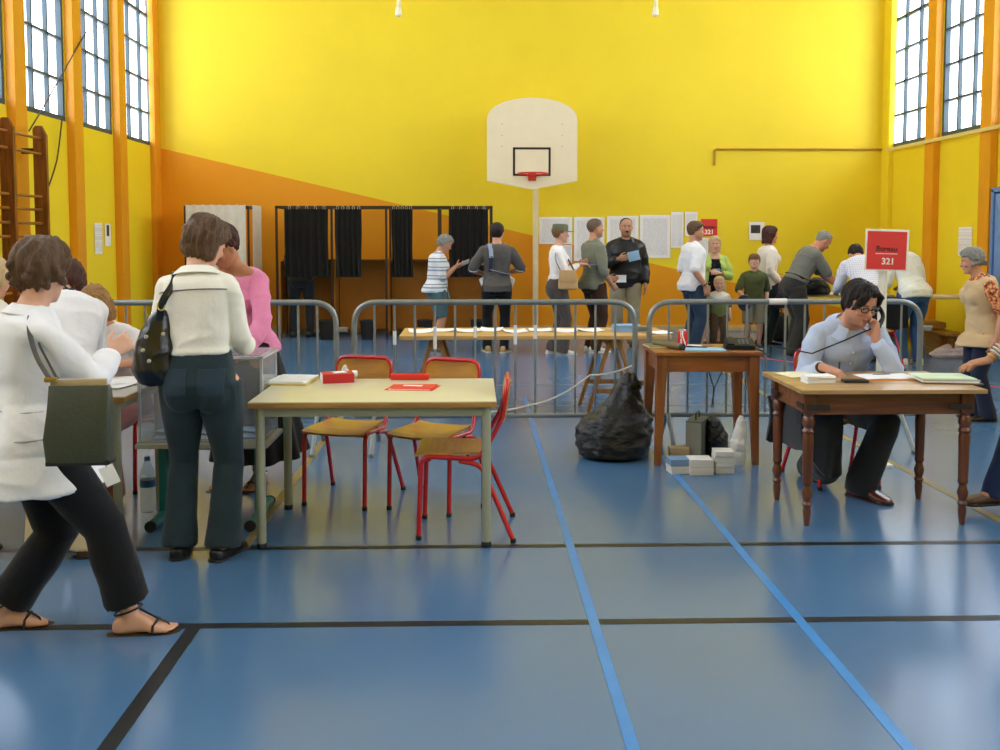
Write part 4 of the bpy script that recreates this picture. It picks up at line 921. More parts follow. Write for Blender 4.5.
def skeleton(H, sex='m', girth=1.0, bend=(0, 3, 6, 12), side=0, twist=0, hip=None, hipxy=(0, 0), head=(0, 0, 0), hs=None, arms=None, feet=None, legpole=None, shrug=0, belly=0):
    s = Sk(); s.H, s.sex, s.g = H, sex, girth
    s.hz = hip if hip is not None else .515*H
    ks = [-.1, 0, .10, .21, .305, .38]; kb = [bend[0], bend[0], bend[1], bend[2], (bend[2]+bend[3])/2, bend[3]]
    S = np.arange(-.10, .381, .005); b = np.radians(np.interp(S, ks, kb)); tw = np.radians(twist)*np.clip(S/.25, 0, 1); sd = np.radians(side)*np.clip(S/.2, 0, 1)
    D = np.stack([np.sin(sd), np.sin(b)*np.cos(sd), np.cos(b)*np.cos(sd)], 1)
    if True:
        st = np.stack([D[:, 0]*np.cos(tw)-0*D[:, 1], D[:, 1], D[:, 2]], 1); D = st/np.linalg.norm(st, axis=1)[:, None]
    P = np.zeros((len(S), 3)); i0 = int(round(.10/.005)); P[i0] = (hipxy[0], hipxy[1], s.hz)
    for i in range(i0+1, len(S)): P[i] = P[i-1]+(D[i]+D[i-1])/2*.005*H
    for i in range(i0-1, -1, -1): P[i] = P[i+1]-(D[i]+D[i+1])/2*.005*H
    def fr(q):
        p = np.array([np.interp(q, S, P[:, k]) for k in range(3)]); d = unit(np.array([np.interp(q, S, D[:, k]) for k in range(3)])); t = np.interp(q, S, tw)
        r0 = V(math.cos(t), math.sin(t), 0); f = unit(np.cross(d, r0)); r = np.cross(f, d); return p, r, f, d
    s.fr = fr
    def sec(q):
        T = np.array(TORSO[sex]); hw, hd, yo = [np.interp(q, T[:, 0], T[:, k]) for k in (1, 2, 3)]
        k = girth if q < .29 else 1+(girth-1)*.4
        bl = belly*math.exp(-((q-.07)/.07)**2)
        return hw*H*(k+bl*.5), hd*H*(k+bl), (yo+bl*.02)*H
    s.sec = sec
    # head
    s.hs = hs or .0675*H; p, r, f, d = fr(.340); hp, hy, hr = [math.radians(v) for v in head]
    bodyyaw = math.radians(twist)
    Mh = np.array(Euler((-hp, hr, 0), 'XYZ').to_matrix()); Mz = np.array(Matrix.Rotation(bodyyaw-hy, 3, 'Z')); s.Mh = Mz @ Mh
    s.hc = p+s.Mh @ V(0, .12, .80)*s.hs
    # arms
    sh = {'m': .101, 'f': .089}[sex]*H*(1+(girth-1)*.5); s.sh, s.el, s.wr, s.hand = [], [], [], []
    arms = arms or [None, None]
    for k, sg in ((0, -1), (1, 1)):
        p, r, f, d = fr(.257); c = p+r*sg*sh+f*(-.006*H)+d*shrug*H; a = arms[k] or {}
        t = a.get('t'); l1, l2 = .172*H, .150*H
        if t is None: t = c+V(sg*.035*H, .035*H, -.312*H)
        t = np.array(t, float); pole = np.array(a.get('pole', (sg*.35, -1, -.1)), float)
        e, w = ik(c, t, l1, l2, pole); s.sh.append(c); s.el.append(e); s.wr.append(w)
        fd = unit(w-e); hd = unit(np.array(a['dir'], float)) if 'dir' in a else unit(fd+V(0, .1, 0)); n0 = np.array(a.get('n', (-sg, .2, 0)), float); n0 = unit(n0-hd*n0.dot(hd))
        s.hand.append((hd, n0, a.get('curl', (18, 22, 26, 30)), a.get('thumb', 25)))
    # legs
    s.hip, s.kn, s.an, s.fyaw, s.fp = [], [], [], [], []
    feet = feet or [None, None]
    for k, sg in ((0, -1), (1, 1)):
        p, r, f, d = fr(0.0); c = p+r*sg*.052*H*(1+(girth-1)*.6)-d*.012*H; ft = feet[k] or {}
        x, y = ft.get('p', (sg*.062*H, -.015*H)); yaw = math.radians(ft.get('yaw', -sg*8)); pit = math.radians(ft.get('pitch', 0)); lift = ft.get('z', 0)
        fv = V(math.sin(-yaw), math.cos(yaw), 0)
        ank = V(x, y, .045*H+lift)
        pole = np.array(ft.get('pole', (math.sin(-yaw)*.6+sg*.05, 1, 0)), float)
        kn, an = ik(c, ank, .242*H, .228*H, pole)
        s.hip.append(c); s.kn.append(kn); s.an.append(an); s.fyaw.append(yaw); s.fp.append(pit)
    return s
def foot_mat(s, k):
    M = np.array((Matrix.Rotation(s.fyaw[k], 3, 'Z') @ Matrix.Rotation(s.fp[k], 3, 'X')))
    return M, s.an[k]
def foot_loft(s, k, prof, n=18, ex=2.6):
    """prof rows: (t along foot, halfwidth, zbottom, ztop) in H units; ankle sits .045 ahead of the heel"""
    M, an = foot_mat(s, k); H = s.H; rings = []; sgn = -1 if k == 0 else 1
    for (t, hw, zb, zt, *ox) in prof:
        c = V((ox[0]*sgn if ox else 0)*H, (t-.045)*H, ((zb+zt)/2-.045)*H); a = np.arange(n)*2*math.pi/n; p = 2/ex
        x = hw*H*np.sign(np.cos(a))*np.abs(np.cos(a))**p; z = (zt-zb)/2*H*np.sign(np.sin(a))*np.abs(np.sin(a))**p
        loc = np.stack([x+c[0], np.full(n, c[1]), z+c[2]], 1); rings.append(loc @ M.T+an)
    return loft(rings)
def head_parts(s, nose=1.0, ears=True):
    hs, M, c = s.hs, s.Mh, s.hc
    Z = [1.0, .96, .86, .72, .5, .25, .02, -.2, -.4, -.58, -.74, -.86, -.95, -1.0]
    Wd = [.12, .27, .45, .57, .66, .695, .69, .665, .625, .575, .50, .41, .30, .16]
    Fr = [.02, .25, .47, .61, .715, .755, .72, .735, .735, .735, .73, .735, .70, .55]
    Bk = [-.24, -.46, -.68, -.82, -.93, -.955, -.91, -.80, -.66, -.54, -.42, -.28, -.1, .1]
    rings = []
    for z, w, f, b in zip(Z[::-1], Wd[::-1], Fr[::-1], Bk[::-1]):
        n = 40; a = np.arange(n)*2*math.pi/n; cy = (f+b)/2; hd = (f-b)/2
        ex = 2.25 if z > -.3 else 2.0; p = 2/ex
        x = w*np.sign(np.cos(a))*np.abs(np.cos(a))**p; y = cy+hd*np.sign(np.sin(a))*np.abs(np.sin(a))**p
        rings.append(np.stack([x, y, np.full(n, z)], 1))
    P = [loft(rings)]
    if nose:
        rr = []
        for z, y, w, d in ((.16, .70, .07, .05), (.05, .745, .075, .07), (-.1, .82, .09, .09), (-.22, .885*1, .125, .10), (-.29, .87, .15, .095), (-.34, .80, .12, .06)):
            rr.append(ering(V(0, y*(1 if nose == 1 else 1), z), V(1, 0, 0), V(0, 1, 0), w*nose, d*nose, 12, 2))
        P.append(loft(rr))
        P.append(ell(V(0, .745, -.50), .20, .055, .040)); P.append(ell(V(0, .735, -.575), .17, .06, .045)); P.append(ell(V(0, .70, -.86), .17, .085, .11))
        for sg in (-1, 1):
            P.append(ell(V(sg*.28, .70, .175), .19, .06, .045)); P.append(ell(V(sg*.28, .602, .098), .155, .088, .058)); P.append(ell(V(sg*.28, .590, -.055), .14, .07, .035)); P.append(ell(V(sg*.36, .57, -.22), .20, .15, .16))
    if ears:
        for sg in (-1, 1):
            Me = np.array(Euler((0, 0, sg*R(-22))).to_matrix())
            P.append(ell(V(sg*.71, -.08, -.03), .055, .16, .26, Me)); P.append(ell(V(sg*.70, -.04, -.24), .05, .09, .10, Me))
    return [((p*hs) @ M.T+c, f) for p, f in P]
def hand_parts(s, k, fs=1.0):
    hd, n, curl, th = s.hand[k]; w0 = s.wr[k]; H = s.H*fs; w = np.cross(hd, n)*(1 if k == 1 else -1)   # w points to the thumb side
    P = []
    rings = [ering(w0+hd*(t*H), w, n, a*H, b*H, 16, 2.6) for t, a, b in ((-.012, .0145, .0125), (.004, .0165, .0120), (.018, .0215, .0118), (.036, .0240, .0108), (.052, .0242, .0095), (.058, .0225, .0080))]
    P.append(loft(rings))
    for i, (ox, ln, cu, rad) in enumerate(((-.0182, .036, curl[3], .0042), (-.0062, .044, curl[2], .0047), (.0062, .048, curl[1], .0049), (.0185, .043, curl[0], .0047))):
        p = w0+hd*(.052*H)+w*(ox*H); spread = math.radians((ox/.0185)*5); d = unit(hd*math.cos(spread)+w*math.sin(spread)); pts = [p-d*.012*H, p]
        a = 0
        for seg, m_ in ((.46, .8), (.30, 1.1), (.24, .8)):
            a += math.radians(cu)*m_; dd = unit(d*math.cos(a)+n*math.sin(a)); p = p+dd*(ln*seg*H); pts.append(p)
        P.append(limb(pts, [rad*H*q for q in (1.05, 1.05, 1.0, .93, .8)], 10))
    p = w0+hd*(.014*H)+w*(.016*H)+n*(.003*H); a = math.radians(th); d = unit(hd*.75+w*.75+n*(.25+math.sin(a)*.6)); q = p+d*.024*H; d2 = unit(hd*.95+w*.30+n*(.25+math.sin(a)*.9)); q2 = q+d2*.019*H; d3 = unit(hd*1.0+w*.05+n*(.2+math.sin(a))); q3 = q2+d3*.014*H
    P.append(limb([p-d*.006*H, p, q, q2, q3], [.008*H, .0075*H, .0058*H, .0053*H, .0042*H], 10))
    return P
def arm_path(s, k):
    a, b, c = s.sh[k], s.el[k], s.wr[k]; L = lambda p, q, t: p+(q-p)*t
    return [a, L(a, b, .25), L(a, b, .6), L(a, b, .9), L(b, c, .08), L(b, c, .28), L(b, c, .65), c]
ARMR = {'m': (.0300, .0300, .0270, .0235, .0232, .0245, .0200, .0155), 'f': (.0262, .0262, .0235, .0210, .0208, .0215, .0175, .0138)}
def leg_path(s, k):
    a, b, c = s.hip[k], s.kn[k], s.an[k]; L = lambda p, q, t: p+(q-p)*t
    return [a, L(a, b, .2), L(a, b, .5), L(a, b, .85), L(b, c, .0), L(b, c, .12), L(b, c, .32), L(b, c, .6), L(b, c, .92), c-V(0, 0, .012*s.H)]
LEGR = {'m': (.058, .055, .048, .037, .034, .0325, .0335, .027, .0205, .021), 'f': (.061, .058, .049, .036, .0325, .031, .032, .0255, .0195, .020)}
FOOT = [(.004, .012, .006, .03), (.014, .0185, .001, .042), (.04, .0200, .001, .056), (.065, .0200, .003, .052), (.09, .0235, .003, .036), (.112, .0265, .001, .024), (.130, .0255, .0, .017), (.140, .021, .0, .014)]
def torso_loft(s, e=0, q0=-.078, q1=.372, step=None, em=None):
    qs = [q for q in [t[0] for t in TORSO[s.sex]] if q0 < q < q1]; qs = [q0]+qs+[q1]; rings = []
    for q in qs:
        p, r, f, d = s.fr(max(q, -.1)); hw, hd, yo = s.sec(max(q, -.078)); ee = e if em is None else em(q)
        rings.append(ering(p+f*yo, r, f, hw+ee, hd+ee, 30, 2.25))
    return loft(rings)
def bust(s, e=0):
    out = []
    if s.sex == 'f' and s.H > 1.4:
        p, r, f, d = s.fr(.195); M = np.stack([r, f, d], 1); hw, hd, yo = s.sec(.195)
        for sg in (-1, 1): out.append(ell(p+r*sg*.043*s.H+f*(hd*.68+yo), .041*s.H+e, .037*s.H+e, .040*s.H+e, M))
    return out
def glutes(s, e=0):
    p, r, f, d = s.fr(-.03); M = np.stack([r, f, d], 1); hw, hd, yo = s.sec(-.02); k = 1.0 if s.sex == 'm' else 1.12
    return [ell(p+r*sg*.042*s.H-f*(.028*s.H), .046*s.H*k*s.g+e, .046*s.H*k*s.g+e, .056*s.H*k+e, M) for sg in (-1, 1)]
def make_body(s, root, skin, vs=.008, lips='A05048', brow='3A2A20', stubble=None, feet=True, nose=1.0, toes=False, scalp=None):
    P = [torso_loft(s)]+bust(s)+glutes(s)+head_parts(s, nose)
    p, r, f, d = s.fr(.312)
    for k in (0, 1):
        P.append(limb([p-f*.006*s.H, (p+s.sh[k])/2-d*.004*s.H, s.sh[k]], [.026*s.H, .026*s.H, .024*s.H], 14))
        P.append(limb(arm_path(s, k), [x*s.H*(1+(s.g-1)*.7) for x in ARMR[s.sex]])); P += hand_parts(s, k)
        P.append(limb(leg_path(s, k), [x*s.H*(1+(s.g-1)*.7) for x in LEGR[s.sex]]))
        if feet:
            P.append(foot_loft(s, k, FOOT if not toes else FOOT[:-1]))
            if toes:
                M, an = foot_mat(s, k); H = s.H; sg = -1 if k == 0 else 1
                for i, (x, y0, y1, r_) in enumerate(((-.0165, .122, .150, .0068), (-.004, .122, .149, .0050), (.006, .120, .145, .0047), (.0145, .117, .139, .0044), (.0215, .112, .131, .0042))):
                    P.append(limb([(np.array((x*sg*H, (yy-.045)*H, (.0075-.045)*H)) @ M.T)+an for yy in (y0-.02, y0, (y0+y1)/2, y1)], [r_*H*q for q in (1, 1, 1, .85)], 10))
    me = vox(P, vs, 2, 'body'); co = get_co(me)
    # eye sockets, then colours that belong to the skin itself
    loc = ((co-s.hc) @ s.Mh)/s.hs
    no = np.zeros(len(co))
    for sg in (-1, 1): no += np.exp(-((loc[:, 0]-sg*.28)/.13)**2-((loc[:, 2]-.035)/.085)**2)*(loc[:, 1] > .3)*(np.abs(loc[:, 0]) < .7)
    co = co-np.outer(no*.085*s.hs, s.Mh @ V(0, 1, 0)); set_co(me, co)
    base = np.array(lin(skin)); C = np.tile(base, (len(co), 1)); red = np.array(lin('B4584A')); hd = (np.abs(loc) < 1.15).all(1)
    def blend(mask, col, k=1.0):
        m = np.clip(mask*k, 0, 1)[:, None]; C[:] = C*(1-m)+np.array(lin(col) if isinstance(col, str) else col)*m
    ck = sum(np.exp(-((loc[:, 0]-sg*.36)/.2)**2-((loc[:, 2]+.22)/.2)**2) for sg in (-1, 1))*(loc[:, 1] > .3)*hd; blend(ck, red, .28)
    blend(np.exp(-(loc[:, 0]/.16)**2-((loc[:, 2]+.25)/.12)**2)*(loc[:, 1] > .7)*hd, red, .22)
    if stubble:
        sb = hd*(loc[:, 1] > -.1)*1/(1+np.exp((loc[:, 2]+.42+.18*np.abs(loc[:, 0]))*18)); blend(sb, stubble, .45)
    lp = np.exp(-(loc[:, 0]/.19)**4-((loc[:, 2]+.535)/.062)**4)*(loc[:, 1] > .55)*hd; blend(lp, lips, .8)
    if brow: blend(sum(np.exp(-((loc[:, 0]-sg*.28)/.17)**4-((loc[:, 2]-.215-.02*0)/.045)**4) for sg in (-1, 1))*(loc[:, 1] > .4)*hd, brow, .85)
    if scalp:
        hair = hd*(1/(1+np.exp(-(loc[:, 2]-(.1+.55*np.clip(loc[:, 1]+.1, 0, 1)))*22)))*(loc[:, 1] < .62); blend(hair, scalp, .8)
    at_ = me.color_attributes.new('Col', 'FLOAT_COLOR', 'POINT'); C[:, 3] = 1; at_.data.foreach_set('color', C.astype(np.float32).ravel())
    b = mobj('body', me, M_skin, root)
    for sg in (-1, 1):
        c = s.hc+s.Mh @ V(sg*.28, .560, .03)*s.hs; f = s.Mh @ V(0, 1, 0); mb = MB()
        vsx, fsx = ell(V(0, 0, 0), .115*s.hs, .115*s.hs, .115*s.hs, None, 14, 9); mb.raw(vsx+c, fsx, 0)
        vi, fi = ell(V(0, .068, -.012)*s.hs, .070*s.hs, .053*s.hs, .070*s.hs, None, 10, 7); mb.raw(vi @ s.Mh.T+c, fi, 1)
        mb.build('eye', [M_eye, M_iris], root)
    return b
# ---- garments
def g_top(s, root, name, m, e=.009, hem=-.02, neck=.300, sleeve=1.0, vs=.009, wr=.007, wf=34, collar=0, flare=0, loose=1.0, hemdrop=0, bare=None, seed=1, sl_e=None, fb=1.1, belly=0):
    H = s.H; P = []
    def em(q): return e*(1.0 if q > .1 else 1+(loose-1)*min(1, (.1-q)/.1))*(1 if q < .28 else .5)
    P.append(torso_loft(s, e, max(hem, -.078), neck, em=em)); P += bust(s, e)
    if hem < -.015:      # untucked: hangs straight from the seat, no cleft
        rr_ = []
        for q in np.linspace(.06, max(hem, -.075), 6):
            p_, r_, f_, d_ = s.fr(q); hw, hd, yo = s.sec(max(q, -.03)); k_ = min(1, (.06-q)/.06)
            rr_.append(ering(p_+f_*(yo-.008*H*k_), r_, f_, hw+e+.001*H*k_, hd+e+.008*H*k_, 36, 2.3))
        P.append(loft(rr_[::-1]))
    p, r, f, d = s.fr(.268)
    pn = s.fr(min(neck, .303))[0]
    for k in (0, 1): P.append(limb([pn-f*.006*H, (pn+s.sh[k])/2-d*.003*H, s.sh[k]], [.026*H+e*.35, .026*H+e*.5, .0245*H+e*.6], 14))
    if hemdrop:      # tunic / skirt part hanging straight down below the hips
        rings = []; p0, r, f, d = s.fr(-.02); hw, hd, yo = s.sec(-.02)
        for t in np.linspace(0, 1, 9):
            c = p0+f*yo*(1-t)+V(0, 0, -hemdrop*t); c = c+V(s.__dict__.get('swing', 0)*0, 0, 0)
            tt = t**.55; rings.append(ering(c, r, f, hw+e+flare*tt, hd+e+.012+flare*tt*fb, 40, 2.2))
        P.append(loft(rings[::-1]))
    for k in (0, 1):
        if bare and k in bare: continue
        path = arm_path(s, k); rad = [x*H*(1+(s.g-1)*.7) for x in ARMR[s.sex]]; t = sleeve*(len(path)-1); n = int(t); fr_ = t-n
        pts = path[:n+1]; rr = rad[:n+1]
        if fr_ > .02 and n+1 < len(path): pts = pts+[path[n]+(path[n+1]-path[n])*fr_]; rr = rr+[rad[n]+(rad[n+1]-rad[n])*fr_]
        se = sl_e if sl_e is not None else e
        P.append(limb(pts, [a+se*(.6, .8, 1.0)[min(i, 2)] for i, a in enumerate(rr)], 18, cap=True))
    me = vox(P, vs, 2, name); wrinkle(me, wr, wf, seed, (1, 1, 1.25))
    o = mobj(name, me, m, root)
    return o
def g_collar(s, root, m, h=.022, e=.012, spread=.5, name='collar', gap=50, q=.298):
    """turned-down collar: a band around the neck, open at the front"""
    p, r, f, d = s.fr(q); H = s.H; hw, hd, yo = s.sec(.315); n = 32; mb = MB(); g = math.radians(gap)
    def fn(u, v):
        a = math.radians(90)+g/2+(2*math.pi-g)*u; k = 1+.0*v
        z = h*H*(1.2*v if v < .5 else .6-1.5*(v-.5)); out = (0 if v < .5 else (v-.5)*spread*2)
        fl = (math.sin(a) > .3)*(v > .5)*(v-.5)*.012*H*2
        c = p+r*(hw+e+out*.022*H)*1.12*math.cos(a)+f*((hd+e+out*.020*H)*1.05*math.sin(a)+yo)+d*(z-fl*1.0-.004*H)
        return tuple(c)
    mb.grid(fn, n, 8, thick=(0, 0, .003)); return mb.build(name, m, root)
def g_legs(s, root, name, m, e=.007, L=2.0, flare=(0, 0), vs=.009, wr=.0045, wf=34, waist=.06, seed=2, brk=.0, knee=0):
    """trousers; L = 1 ends at the knee, 2 at the ankle; flare = extra radius at knee and at hem"""
    H = s.H; P = [torso_loft(s, e, -.078, waist)]+glutes(s, e)
    for k in (0, 1):
        path = leg_path(s, k); rad = [x*H*(1+(s.g-1)*.7) for x in LEGR[s.sex]]; tt = [0, .2, .5, .85, 1, 1.12, 1.32, 1.6, 1.92, 2.0]
        pts, rr = [], []
        for t in [x for x in tt if x < L-.03]+[L]:
            pts.append(np.array([np.interp(t, tt, [q[i] for q in path]) for i in range(3)])); base = np.interp(t, tt, rad)
            if t > .85: base = max(base, LEGR[s.sex][4]*H*(.92 if t > 1.2 else 1))
            ex = np.interp(t, [0, .85, 1.2, 2.0], [0, flare[0]*.7, flare[0], flare[1]]); rr.append(base+e+ex)
        if L >= 1.9: pts[-1] = pts[-1]-unit(pts[-1]-pts[-2])*(-.012*H+brk)
        P.append(limb(pts, rr, 20, cap=False))
    me = vox(P, vs, 2, name); wrinkle(me, wr, wf, seed, (1, 1, .8)); return mobj(name, me, m, root)
def g_skirt(s, root, name, m, length, flare=.08, e=.014, vs=.009, folds=9, seed=3, shift=(0, 0)):
    H = s.H; rings = []; n = 60; ph = seed*1.7
    for q in (.075, .04, 0.0, -.03):
        p, r, f, d = s.fr(q); hw, hd, yo = s.sec(q); rings.append(ering(p+f*yo, r, f, hw+e, hd+e+.01*H*(q < .02), n, 2.2))
    p0, r, f, d = s.fr(-.03); hw, hd, yo = s.sec(-.03)
    for t in np.linspace(.15, 1, 9):
        ring = ering(V(0, 0, 0), r, f, 1, 1, n, 2.1); a = np.arange(n)*2*math.pi/n
        rad = 1+.10*t*np.sin(a*folds+ph+t)
        c = p0+f*yo+V(shift[0]*t, shift[1]*t, -length*t)
        x = ring @ r*(hw+e+flare*t)*rad; y = ring @ f*(hd+e+.02*H+flare*t)*rad
        rings.append(c+np.outer(x, r)+np.outer(y, f))
    vs_, fs_ = loft(rings[::-1]); return MB().raw(vs_, fs_).build(name, m, root, angle=60)
SHOE = [(-.006, .012, .004, .032), (.006, .0215, .0, .050), (.035, .0235, .0, .062), (.06, .0225, .002, .060), (.085, .0255, .002, .043), (.11, .0285, .0, .031), (.135, .0265, .002, .024), (.150, .019, .004, .018), (.157, .009, .006, .013)]
SOLE = [(-.010, .012, -.004, .008), (.002, .0235, -.005, .008), (.04, .0245, -.005, .007), (.085, .0275, -.005, .007), (.112, .0305, -.005, .007), (.138, .0285, -.005, .007), (.154, .020, -.003, .009), (.162, .009, .001, .010)]
def g_shoes(s, root, m, ms, name='shoe', low=False, scale=1.0):
    for k in (0, 1):
        pr = [(t*scale, w, zb, (zt if not low else min(zt, .036))) for t, w, zb, zt in SHOE]
        me = vox([foot_loft(s, k, pr)], .006, 2, name); o = mobj(name, me, m, root)
        vs_, fs_ = foot_loft(s, k, [(t*scale, w, zb, zt) for t, w, zb, zt in SOLE], 20, 3); vs_[:, 2] = np.maximum(vs_[:, 2], .001) if s.fp[k] == 0 else vs_[:, 2]
        MB().raw(vs_, fs_).build('sole', ms, o)
        M, an = foot_mat(s, k); H = s.H
        if not low:
            lc = MB()
            for j in range(4):
                y = .062+.011*j; zt = np.interp(y, [p[0] for p in SHOE], [p[3] for p in SHOE])
                lc.tube([tuple(np.array((x*H, (y-.045)*H, (zt+.001-abs(x)*.25-.045)*H)) @ M.T+an) for x in (-.012, -.006, 0, .006, .012)], .0016*H, 6)
            lc.build('laces', ms, o)
def g_sandals(s, root, m, ms):
    for k in (0, 1):
        vs_, fs_ = foot_loft(s, k, [(t, w*1.02, -.010, .002) for t, w, zb, zt in SOLE], 20, 3); o = MB().raw(vs_, fs_).build('sandal', ms, root); M, an = foot_mat(s, k); H = s.H; sg = -1 if k == 0 else 1
        def pt(x, y, z): return tuple(np.array((x*H, (y-.045)*H, (z-.045)*H)) @ M.T+an)
        MB().tube([pt(-.026, .105, .004), pt(-.022, .104, .020), pt(-.008, .110, .031), pt(.008, .108, .031), pt(.022, .100, .022), pt(.027, .098, .004)], .0034*H, 8).build('strap', m, o)
        MB().tube([pt(-.007*sg, .135, .004), pt(-.006*sg, .130, .020), pt(-.0, .110, .032), pt(.0, .085, .047), pt(.0, .066, .060)], .0026*H, 8).build('strap', m, o)
        MB().tube([pt(.024*math.cos(a), .040+.032*math.sin(a), .058+.010*math.sin(a)) for a in [j*math.pi/9 for j in range(18)]], .0026*H, 8, closed=True).build('strap', m, o)
# ---- hair
def hair(s, root, m, style='short', vs=.007, seed=1, thick=.10, front=.62, sidez=-.05, backz=-.55, amp=.018, length=.6, locks=0, part=0):
    hs, M, c = s.hs, s.Mh, s.hc; base = head_parts(s, nose=0, ears=False)[0]
    loc = ((base[0]-c) @ M)/hs; fs = base[1]; az = np.degrees(np.abs(np.arctan2(loc[:, 0], loc[:, 1])))
    zl = np.interp(az, [0, 35, 62, 82, 105, 130, 180], [front, front-.02, front-.22, sidez, sidez-.02, backz, backz]); cov = np.clip((loc[:, 2]-zl)/.16+.5, 0, 1)
    rad = loc/np.maximum(np.linalg.norm(loc*np.array((1, .8, .9)), axis=1), .01)[:, None]
    t = thick*(1+.35*np.clip(loc[:, 2], 0, 1)+.25*np.clip(-loc[:, 1], 0, 1))
    out = loc+rad*(np.where(cov > 0, t*cov-.10*(1-cov), -.15))[:, None]
    P = [(out, fs)]; r = np.random.default_rng(seed)
    if style == 'bob':
        rings = []
        for z, w, f, b in zip(np.linspace(-length, .25, 9), np.linspace(.74, .80, 9), np.full(9, .22), np.linspace(-.72, -1.0, 9)):
            k = 1-.5*max(0, (-length+.16-z)/.16); rings.append(ering(V(0, (f+b)/2, z), V(1, 0, 0), V(0, 1, 0), (w+thick*.6)*k, (f-b)/2*k+thick*.5, 32, 2.3))
        P.append(loft(rings))
    if style == 'long':
        rings = []
        for i, z in enumerate(np.linspace(.3, -length, 12)):
            b = -1.0+.10*i/11-.0; w = .80-.05*i/11; rings.append(ering(V(0, -.38-.10*(i/11), z), V(1, 0, 0), V(0, 1, 0), w+thick*.5, .62-.18*(i/11)+thick*.4, 32, 2.3))
        P.append(loft(rings[::-1]))
    if style == 'curly':
        for i in range(70):
            d = r.normal(size=3); d /= np.linalg.norm(d)
            if d[1] > .35 and d[2] < .45: continue
            if d[2] < -.55: continue
            P.append(ell(d*np.array((.74, .95, 1.0))*(1+thick*.6)+V(0, -.08, .02), .17, .17, .15, None, 10, 7))
    if style == 'tuft':
        for i in range(26):
            d = r.normal(size=3); d[2] = abs(d[2])+.4; d[1] -= .3; d /= np.linalg.norm(d); p0 = d*np.array((.68, .9, .98)); P.append(limb([p0*.9, p0*1.12, p0*1.25+r.normal(size=3)*.06], [.10, .075, .02], 8))
    if style == 'curtain':  # parted hair falling to both temples
        for x, dx in ((-.60, -.05), (-.50, -.16), (-.36, -.22), (.14, .25), (.28, .24), (.42, .18), (.56, .10), (.64, .02)):
            z0 = .88-.25*abs(x); P.append(limb([V(x*.55, .38, z0+.12), V(x+dx*.5, .70-.25*x*x, z0-.12), V(x+dx*1.1, .66-.45*x*x, .28), V(x*1.12+dx*.6, .36, -.12-.1*abs(x))], [.13, .12, .10, .05], 10))
    if style == 'fringe':   # hair falling over the forehead and temples
        for x in np.linspace(-.58, .58, 9):
            z0 = .86-.3*abs(x); P.append(limb([V(x*.6+part*.1, .42, z0+.1), V(x*.9, .74-.22*x*x, z0-.16), V(x*1.06, .80-.30*x*x, front-.30-.10*abs(x))], [.14, .12, .05], 10))
    P = [(p*hs, f) for p, f in P]; me = vox(P, vs, 2, 'hair'); co = get_co(me); no = get_no(me); l = co/hs
    a = np.arctan2(l[:, 0], l[:, 1]); h = np.zeros(len(co))
    for k in range(7):
        f = r.integers(9, 26); h += np.sin(a*f+r.uniform(0, 6)+1.8*np.sin(l[:, 2]*r.uniform(2, 5)+r.uniform(0, 6)))
    h += wav(l, 5, seed, 6)*1.2
    azv = np.degrees(np.abs(np.arctan2(l[:, 0], l[:, 1]))); zlv = np.interp(azv, [0, 35, 62, 82, 105, 130, 180], [front, front-.02, front-.22, sidez, sidez-.02, backz, backz])
    mk = np.where((azv < 105) & (style not in ('fringe',)), np.clip((l[:, 2]-zlv)/.12+.2, 0, 1), 1)
    co = co+no*(h/3*amp*hs*mk)[:, None]
    if locks:
        pass
    set_co(me, co @ M.T+c); return mobj('hair', me, m, root)
def glasses(s, root, m):
    hs, M, c = s.hs, s.Mh, s.hc; P_ = lambda x, y, z: tuple(c+M @ V(x, y, z)*hs); mb = MB()
    for sg in (-1, 1):
        q = [P_(sg*(.30+.21*math.copysign(abs(math.cos(a))**.6, math.cos(a))), .82-.05*abs(math.cos(a)), .02+.115*math.copysign(abs(math.sin(a))**.6, math.sin(a))) for a in [k*math.pi/12 for k in range(24)]]
        mb.tube(q, .0235*hs, 6, closed=True)
        mb.tube([P_(sg*.51, .76, .06), P_(sg*.68, .60, .06), P_(sg*.73, 0, .05), P_(sg*.72, -.14, -.02)], .02*hs, 6)
    mb.tube([P_(-.10, .83, .05), P_(0, .87, .07), P_(.10, .83, .05)], .02*hs, 6); return mb.build('glasses', m, root)
def cap_hat(s, root, m, yaw=0):
    hs, M, c = s.hs, s.Mh, s.hc; rings = []
    for z, w, f, b in ((.30, .76, .80, -1.0), (.48, .76, .80, -1.0), (.80, .76, .79, -.99), (1.04, .74, .74, -.95), (1.10, .60, .55, -.78), (1.12, .25, .2, -.4)):
        rings.append(ering(V(0, (f+b)/2, z), V(1, 0, 0), V(0, 1, 0), w, (f-b)/2, 32, 2.3))
    p, f = loft(rings); me = vox([((p*hs) @ M.T+c, f)], .006, 1, 'cap'); o = mobj('cap', me, m, root)
    def br(u, v):
        a = math.radians(20+140*u); x = .74*math.cos(a); y = .80*math.sin(a)*1; k = v*.8*math.sin(math.pi*u)**.6
        return tuple(c+M @ V(x*(1+.05*v), y+k-.1, .34-.10*k-.06*(x/.74)**2)*hs)
    MB().grid(br, 20, 6, thick=tuple(M @ V(0, 0, .05)*hs)).build('brim', m, o); return o
def strap(pts, r, name, m, parent, flat=.25, up=None):
    return MB().tube([tuple(p) for p in pts], r, 10, flat=flat, up=up).build(name, m, parent)
def person(label, at_, heading, cat='person', group=None):
    o = thing('person', label, cat, (at_[0], at_[1], 0), R(heading), group); return o
def to_local(root, w):
    M = Matrix.Rotation(-root.rotation_euler.z, 3, 'Z'); return np.array(M @ (Vector(w)-root.location))
